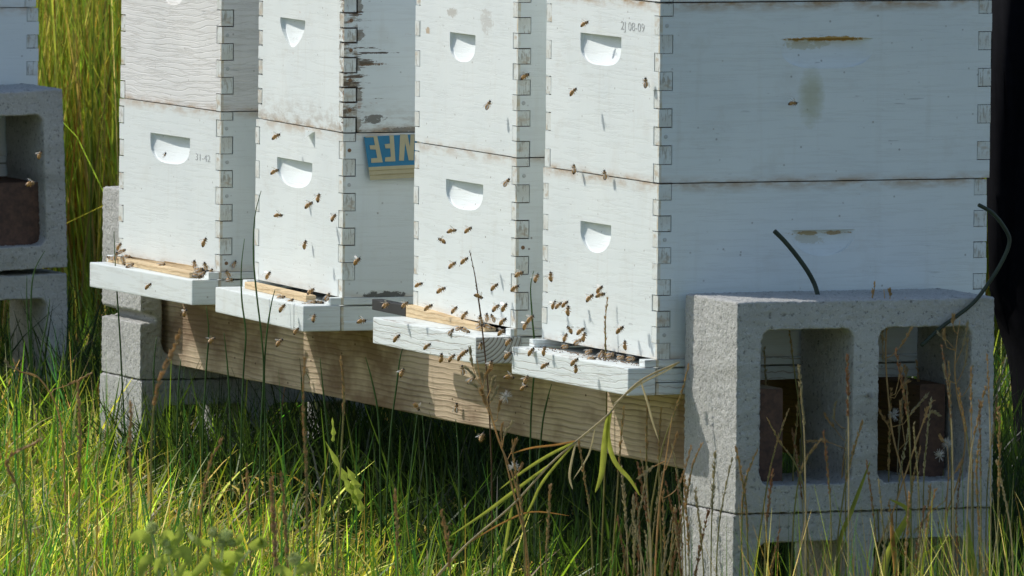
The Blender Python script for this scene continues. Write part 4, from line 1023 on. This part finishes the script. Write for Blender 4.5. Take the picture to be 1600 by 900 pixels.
for pl, d, lab, fr_, fat in [
 ([(734,392),(742,430),(748,470),(753,510),(762,600),(768,720)], 16.5, 'leaning brown stalk in front of the second hive from the right', .10, .45),
 ([(949,467),(946,500),(946,540),(948,620),(944,760),(940,860)], 16.2, 'upright seed stalk in front of the right hand hive entrance', .10, .7),
 ([(282,520),(265,560),(248,600),(238,660),(236,760)], 14.3, 'blurred brown seed stalk leaning right before the notched block', .10, 1.5),
 ([(476,560),(474,640),(478,720),(480,800),(482,900)], 14.2, 'blurred reddish brown stalk left of the frame middle below the second plank', .2, .9),
 ([(532,560),(537,600),(536,660),(530,760)], 15.4, 'brown seed stalk in front of the beam middle left', .08, .9),
 ([(60,690),(12,720),(30,770),(45,850)], 14.6, 'pale seed stalk bent at the left edge of the grass', .08, 1.2),
 ([(122,600),(125,680),(124,760)], 14.6, 'brown seed stalk at far left of the foreground grass', .13, 1.2),
 ([(205,630),(203,700),(206,800)], 14.4, 'reddish seed stalk left of the one leaning before the notched block', .12, 1.1),
 ([(424,750),(428,820),(432,900)], 14.2, 'thick blurred brown seed head at the bottom, left of the frame middle', .12, 1.6),
 ([(440,740),(446,820),(452,910)], 14.2, 'slim blurred brown seed head right beside the thick one at the bottom', .12, 1.1),
 ([(345,690),(330,720),(318,770),(310,850)], 14.8, 'pale seed stalk leaning right over the bright grass', .08, 1.1),
 ([(386,730),(388,800),(392,890)], 14.8, 'short brown seed stalk in the bright grass above the leafy weed', .08, 1.),
 ([(1012,625),(1010,700),(1012,780),(1018,880)], 16.1, 'brown seed stalk before the end of the beam, left one', .09, .9),
 ([(1033,640),(1030,700),(1031,790),(1034,880)], 16.1, 'brown seed stalk before the end of the beam, right one', .09, .9),
 ([(975,636),(970,690),(965,760),(958,860)], 16.1, 'brown seed stalk beneath the sunlit beam patch right of centre', .1, .8),
 ([(1076,572),(1066,610),(1052,650),(1035,700),(1018,790)], 16.0, 'reddish seed stalk bending up beside the shadow on the near block', .08, .7),
 ([(1228,468),(1234,520),(1240,570),(1249,640),(1256,740),(1262,860)], 16.0, 'tall seed stalk in front of the left opening of the near block', .09, .75),
 ([(1367,445),(1360,490),(1358,540),(1362,600),(1368,700),(1374,860)], 16.0, 'thick golden seed stalk between the two openings of the near block', .11, 1.0),
 ([(1248,606),(1246,650),(1240,720),(1238,800)], 16.0, 'brown seed head low in the left opening of the near block', .07, .8),
 ([(1232,641),(1218,680),(1204,730),(1192,800),(1180,880)], 15.9, 'reddish seed stalk leaning right before the left opening of the near block', .1, .7),
 ([(1200,655),(1218,690),(1240,720),(1255,760),(1262,840)], 15.9, 'seed stalk leaning left crossing the reddish one before the left opening', .06, .7),
 ([(1282,688),(1262,715),(1248,750),(1240,810)], 15.9, 'fat golden seed head leaning right under the left opening of the near block', .06, 1.1),
 ([(1150,700),(1158,740),(1166,790),(1168,850),(1170,900)], 15.9, 'dark brown seed stalk at the corner of the near block base', .12, .9),
 ([(1183,705),(1168,740),(1160,790),(1158,880)], 15.9, 'dark brown seed stalk leaning right at the corner of the near block base', .1, .9),
 ([(1096,695),(1082,730),(1070,790),(1050,860),(1036,900)], 15.9, 'long brown seed stalk leaning right across the left edge of the near block', .14, .8),
 ([(1347,660),(1335,700),(1322,750),(1310,830)], 15.9, 'golden seed stalk under the right side of the left opening', .09, 1.0),
 ([(1438,702),(1428,740),(1420,800),(1400,880)], 15.9, 'seed stalk below the right opening leaning right', .08, .9),
 ([(1560,640),(1562,700),(1560,780)], 15.6, 'tall golden stalk at the right edge beside the near block', .12, 1.),
 ([(1530,690),(1526,740),(1530,830)], 15.8, 'seed stalk at the lower right before the block edge', .1, .9),
 ([(800,690),(806,740),(816,800),(820,880)], 15.8, 'brown stalk low beneath the beam in the middle right', .12, .9),
 ([(905,690),(912,740),(922,800),(926,880)], 15.8, 'dark seed stalk in the shade under the right hand plank', .09, .8),
 ([(860,760),(858,800),(852,900)], 15.2, 'short brown seed stalk at the bottom right of centre', .09, 1.),
 ([(690,800),(700,850),(705,920)], 14.8, 'blurred brown seed stalk at the bottom centre', .08, 1.2),
 ([(618,770),(620,830),(622,920)], 14.8, 'blurred pale seed stalk at the bottom left of centre', .07, 1.2),
]: seedy(pl, d, lab, fr_, fat=fat, mat=M_db if 'leaning brown stalk' in lab else None, dens=1 if fat > .5 else .35, hm=M_db if 'leaning brown stalk' in lab else None)

ZN = [(0, 1068, 'before the end of the beam'), (1068, 1150, 'by the sunlit near block end'), (1150, 1350, 'around the near block left opening'), (1350, 1640, 'around the near block right opening')]
ORD = ['first', 'second', 'third', 'fourth', 'fifth', 'sixth', 'seventh', 'eighth', 'ninth', 'tenth', 'eleventh', 'twelfth', 'thirteenth', 'fourteenth', 'fifteenth', 'sixteenth', 'seventeenth', 'eighteenth', 'nineteenth', 'twentieth', 'twenty first', 'twenty second', 'twenty third', 'twenty fourth', 'twenty fifth', 'twenty sixth', 'twenty seventh', 'twenty eighth', 'twenty ninth', 'thirtieth', 'thirty first', 'thirty second', 'thirty third', 'thirty fourth', 'thirty fifth', 'thirty sixth', 'thirty seventh', 'thirty eighth']
tops = sorted(random.choice([random.uniform(1085, 1560), random.uniform(960, 1110), random.uniform(1380, 1560)]) for i in range(74)); cnt = {}
for u in tops:
    top = random.choice([random.uniform(540, 700), random.uniform(660, 830)]) if u > 1150 else random.uniform(690, 840); ln = random.uniform(-30, 30)
    zn = [z_[2] for z_ in ZN if z_[0] <= u < z_[1]][0]; cnt[zn] = cnt.get(zn, 0)+1
    seedy([(u, top), (u-ln*.5, top+60), (u-ln*.85, top+120), (u-ln, top+220)], random.uniform(15.6, 16.15), ORD[cnt[zn]-1]+' from left of thin dry stalks '+zn, random.uniform(.06, .12), r=.0009, fat=random.uniform(.6, 1.1), mat=random.choice([M_ys, M_straw]), hm=random.choice([M_br, M_rb, M_straw]))
def blade_leaf(bm, pts, w):
    pts = smoothpts(pts, 5); n = len(pts); prev = None
    for i, p in enumerate(pts):
        t = i/(n-1); ww = w*(math.sin(math.pi*min(1, .12+t*.88))**.7 if t < .999 else .02)
        tg = (pts[min(i+1, n-1)]-pts[max(i-1, 0)]).normalized(); sd = tg.cross(F).normalized()
        c = bm.verts.new(p+F*ww*.25); a = bm.verts.new(p-sd*ww/2); b = bm.verts.new(p+sd*ww/2)
        if prev: bm.faces.new((prev[0], prev[1], c, a)); bm.faces.new((prev[1], prev[2], b, c))
        prev = (a, c, b)
M_reed = colmat('reed_leaf', (.50,.54,.08), tr_=.7); M_reedd = colmat('dry_reed_leaf', (.66,.55,.30), tr_=.6); M_or = colmat('orange_leaf', (.6,.30,.08), tr_=.6)
# bent reed grass before the right hand plank
def reed():
    d = 15.9; root = empty('reed_plant', PD(790, 960, d)); o0 = root.location.copy(); tag(root, 'bent reed grass with long yellow green leaves arching before the right hand plank', 'reed grass')
    def part(name, fn, mat):
        bm = bmesh.new(); fn(bm)
        for v in bm.verts: v.co -= o0
        return obj(name, bm, mat, root, smooth=True)
    q = lambda *p: [PD(u, v, d) for u, v in p]
    part('stalk', lambda bm: tube(bm, smoothpts(q((1062,566),(1005,592),(968,625),(950,648),(900,690),(860,725),(800,790),(730,850),(680,905),(640,960)), 4), [.0014]*30+[.002]*7, 6), M_straw)
    for pl, w, m in [
      (((950,648),(945,690),(940,740),(930,770)), .012, M_reed), (((955,640),(950,680),(960,720),(985,750),(1000,775)), .009, M_reed),
      (((960,630),(1000,600),(1040,580),(1062,566)), .006, M_straw), (((1000,592),(1012,630),(1020,660),(1030,690)), .006, M_reedd),
      (((900,690),(860,710),(820,735),(780,765)), .009, M_reed), (((905,688),(870,695),(830,700),(795,710)), .006, M_or),
      (((900,690),(890,740),(895,765)), .007, M_reedd), (((930,668),(920,710),(895,750)), .005, M_reedd),
      (((860,725),(800,770),(760,800),(700,840)), .010, M_reed), (((800,790),(792,840),(785,880)), .009, M_reed),
      (((730,850),(780,820),(830,800),(890,806)), .005, M_or), (((900,690),(850,750),(830,790),(800,850)), .008, M_reed)]:
        part('leaf', lambda bm: blade_leaf(bm, q(*pl), w*(.72 if w > .0085 and pl[0][0] > 940 else .5)), m)
reed()
# bright single broad blades (individually visible)
for pl, d, w, m, lab in [
 (((1390,640+140),(1420,800),(1400,840),(1380,900)), 15.8, .010, M_reed, 'upright broad yellow green blade below the right opening'),
 (((1640-150,900-60),(1455,860),(1430,880),(1405,920)), 15.8, .007, M_reed, 'broad blade with an orange tip leaning right at the bottom right'),
 (((1512,810),(1514,850),(1518,880),(1520,920)), 15.8, .013, M_reed, 'wide pale green blade at the lower right of the near block'),
 (((1394,800),(1394,840),(1400,900)), 15.8, .007, M_or, 'orange withered blade under the near block'),
 (((1360,720),(1345,760),(1330,800),(1310,860)), 15.9, .006, M_reed, 'narrow bright blade leaning right before the web of the near block'),
]:
    bm = bmesh.new(); P0 = pxpts(pl, d); P0 = P0[::-1]; blade_leaf(bm, [P0[0]+Vector((0,0,-.12))]+P0, w)
    tag(obj('broad_weed', bm, m, smooth=True), lab, 'grass blade', 'broad single blades before the near block')

# branching dry weeds
def weed(main, branches, d, label, fluff=(), r=.0012, mat=M_br, seeds=1.0):
    pts = to_ground(smoothpts(pxpts(main, d), 5)); o0 = pts[-1].copy(); root = empty('dry_weed', o0); tag(root, label, 'dry weed', 'branching dry weeds in front of the near block')
    bm = bmesh.new(); tube(bm, [p-o0 for p in pts], [r*(.4+.6*min(1, i/10)) for i in range(len(pts))], 6)
    obj('stalk', bm, mat, root, smooth=True)
    for br in branches:
        P1 = smoothpts(pxpts(br, d-random.uniform(-.02, .02)), 5); P1[0] = min(pts, key=lambda q: (q-P1[0]).length)
        bm = bmesh.new(); tube(bm, [p-o0 for p in P1], r*.5, 5)
        obj('branch', bm, mat, root)
        bm = bmesh.new(); n = len(P1)
        for i in range(n//2, n):
            for k in range(int(5*seeds)+2):
                dv = (P1[i]-P1[i-1]).normalized()+Vector((random.uniform(-1, 1), random.uniform(-1, 1), random.uniform(-.5, 1)))*.45
                spikelet(bm, P1[i].lerp(P1[i-1], random.random())-o0+Vector((random.gauss(0, .0006), 0, random.gauss(0, .0006))), dv, random.uniform(.0045, .0075), .0011)
        obj('seed_head', bm, M_straw if random.random() < .35 else mat, root)
    for (u, v) in fluff:
        c = PD(u, v, d-.02)-o0; bm = bmesh.new()
        for k in range(70):
            a = Vector((random.gauss(0, 1), random.gauss(0, 1), random.gauss(.25, 1))).normalized()*random.uniform(.005, .011)
            tube(bm, [c+a*.1, c+a], [.00035, .0002], 3)
        obj('fluff', bm, M_fluff, root)
weed([(1381,452),(1385,500),(1384,560),(1388,620),(1395,680),(1412,750),(1424,840)],
     [((1384,520),(1395,500),(1412,470)), ((1391,558),(1408,540),(1423,515)), ((1386,500),(1379,520),(1380,560)), ((1398,620),(1405,590),(1408,578)), ((1396,625),(1408,605),(1417,598)),
      ((1410,665),(1425,645),(1448,618)), ((1400,690),(1385,660),(1372,640)), ((1384,530),(1370,518),(1366,512)), ((1415,700),(1408,650),(1407,630)), ((1390,470),(1391,462),(1390,455))], 16.0,
     'tallest branching dry weed in front of the right opening with white fluff low on it', fluff=((1357,619),(1397,648)))
weed([(1500,500),(1494,540),(1492,580),(1496,620),(1508,680),(1500,740),(1480,800)],
     [((1492,570),(1505,540),(1512,505)), ((1494,600),(1508,570),(1512,530)), ((1491,545),(1478,530),(1468,522)), ((1496,600),(1480,592),(1474,572)), ((1502,622),(1516,600),(1520,575)), ((1492,520),(1489,505),(1490,495)), ((1480,545),(1476,530),(1475,517))], 16.0,
     'branching dry weed with upturned twigs in front of the right edge of the near block', fluff=((1517,581),(1527,712)), mat=M_br)
weed([(1318,640),(1322,680),(1316,740),(1312,830)],
     [((1320,690),(1300,664),(1290,650)), ((1320,680),(1330,660),(1328,650)), ((1318,700),(1290,690),(1262,690)), ((1318,670),(1304,655),(1306,630)), ((1318,720),(1340,690),(1347,660)), ((1316,650),(1318,630),(1319,612)), ((1318,660),(1322,640),(1330,648))], 16.0,
     'small branching weed with star shaped seed husks before the left opening', seeds=.7)
weed([(1480,690),(1482,740),(1478,800),(1474,880)], [((1480,750),(1495,735),(1502,722)), ((1481,700),(1474,690),(1470,684)), ((1480,780),(1455,800),(1430,830))], 15.9,
     'reddish weed stalk with a pale fluffy top below the right opening', fluff=((1481,694),(1468,712)))
weed([(1415,740),(1450,640),(1462,625)][::-1]+[(1395,800),(1370,860)], [((1430,690),(1445,655),(1448,640)), ((1440,660),(1455,645),(1465,648))], 15.9, 'dry twig leaning right across the right opening of the near block')
# seed cluster and fluff before hive 3 plank
weed([(745,560),(752,600),(765,640),(780,690),(800,740),(815,800),(826,880)],
     [((744,590),(738,570),(734,545)), ((750,600),(742,588),(728,575)), ((755,610),(758,590),(764,580)), ((752,620),(745,605),(738,600)), ((760,625),(768,605),(772,592)), ((765,650),(758,630),(752,610)), ((776,660),(779,640),(783,628)), ((785,700),(788,680),(800,662)), ((752,610),(756,600),(752,585)), ((760,640),(768,625),(776,608))], 15.9,
     'brown branching weed with crowded seed heads in front of the cracked landing plank', fluff=((790,620),), seeds=1.6)
weed([(782,690),(790,720),(800,760),(818,830)], [((785,700),(783,680),(785,665)), ((792,720),(802,700),(806,690)), ((800,750),(812,735),(815,728))], 15.9,
     'low branching weed with white fluff under the beam, below the crowded seed heads', fluff=((803,730),))
weed([(1050,650),(1040,720),(1030,790),(1024,880)], [((1040,720),(1020,730),(1000,745)), ((1038,740),(1052,700),(1058,680)), ((1034,780),(1060,760),(1080,700))], 15.9, 'thin dry weed at the left foot of the near block', r=.0012)
weed([(20,560),(30,580),(60,590),(90,640),(100,720)], [((60,590),(20,575),(10,565)), ((80,610),(110,600),(140,585))], 17.0, 'thin dry twig in the grass at the left edge', r=.0012)

# leafy weed at the bottom left
def leafy():
    d = 13.7; root = empty('leafy_weed', PD(300, 960, d)); o0 = root.location.copy(); tag(root, 'light green leafy weed with round fuzzy buds at the bottom left', 'weed')
    stems = [((236,830),(245,870),(255,940)), ((350,840),(345,880),(335,950)), ((462,885),(455,930),(450,960)), ((262,868),(270,900),(285,950)), ((330,838),(335,880),(335,950)), ((390,860),(370,890),(350,950))]
    for s_ in stems:
        bm = bmesh.new(); tube(bm, [p-o0 for p in smoothpts(pxpts(s_, d), 4)], .0017, 6); obj('stalk', bm, M_bud, root, smooth=True)
    for u, v, r in ((237,826,.009),(352,838,.010),(333,832,.007),(345,852,.007),(260,850,.006),(460,874,.009),(262,862,.006),(362,850,.006)):
        c = PD(u, v, d)-o0; bm = bmesh.new(); bmesh.ops.create_icosphere(bm, subdivisions=2, radius=r*.6, matrix=Matrix.Translation(c))
        for k in range(150):
            a = Vector((random.gauss(0, 1), random.gauss(0, 1), random.gauss(0, 1))).normalized(); spikelet(bm, c+a*r*.5, a+Vector((0,0,.4)), r*.6, r*.07)
        obj('bud', bm, M_bud, root)
    lf = [((262,862),(280,838),(282,816)), ((238,846),(220,836),(203,842)), ((265,870),(250,880),(245,900)), ((268,868),(290,862),(296,885)), ((300,900),(320,880),(325,860)), ((345,865),(370,870),(378,852)),
          ((352,850),(372,846),(378,832)), ((335,850),(310,846),(292,832)), ((340,880),(362,900),(372,915)), ((390,856),(412,846),(394,850)), ((280,900),(300,905),(310,935)), ((325,900),(312,925),(300,945)), ((365,880),(350,905),(345,930)), ((238,870),(225,880),(220,905)), ((455,900),(440,890),(425,893)), ((462,895),(480,885),(492,895)), ((250,850),(262,835),(270,846)), ((330,870),(345,885),(365,880)), ((290,880),(275,905),(268,930))]
    for i, L in enumerate(lf):
        bm = bmesh.new(); P1 = [p-o0 for p in pxpts(L, d)]; P1[1] += F*random.uniform(-.01, .01); P1[2] += F*random.uniform(-.02, .02); blade_leaf(bm, P1, random.uniform(.009, .0145)); obj('leaf', bm, M_leaf, root, smooth=True)
leafy()
# toothed dandelion-like leaves standing in the shade edge
root = empty('lobed_leaf_weed', PD(545, 790, 16.6)); o0 = root.location.copy(); tag(root, 'weed with bright lobed leaves standing against the dark under the beam', 'weed')
for pl, w in (((( 560,790),(545,760),(530,730),(508,688)), .014), (((566,800),(558,772),(552,750),(541,728)), .020), (((520,690),(521,675),(519,652)), .008)):
    pts = smoothpts(pxpts(pl, 16.6), 3); bm = bmesh.new(); prev = None; n = len(pts)
    for i, p in enumerate(pts):
        t = i/(n-1); ww = w*math.sin(math.pi*min(1, .1+t*.9))*(1.0 if i % 2 else .38); tg = (pts[min(i+1, n-1)]-pts[max(i-1, 0)]).normalized(); sd = tg.cross(F).normalized()
        a, c, b = (bm.verts.new(p-o0-sd*ww/2-tg*ww*.2*(i%2)), bm.verts.new(p-o0+F*ww*.1), bm.verts.new(p-o0+sd*ww/2-tg*ww*.2*(i%2)))
        if prev: bm.faces.new((prev[0], prev[1], c, a)); bm.faces.new((prev[1], prev[2], b, c))
        prev = (a, c, b)
    obj('leaf', bm, M_leaf, root)
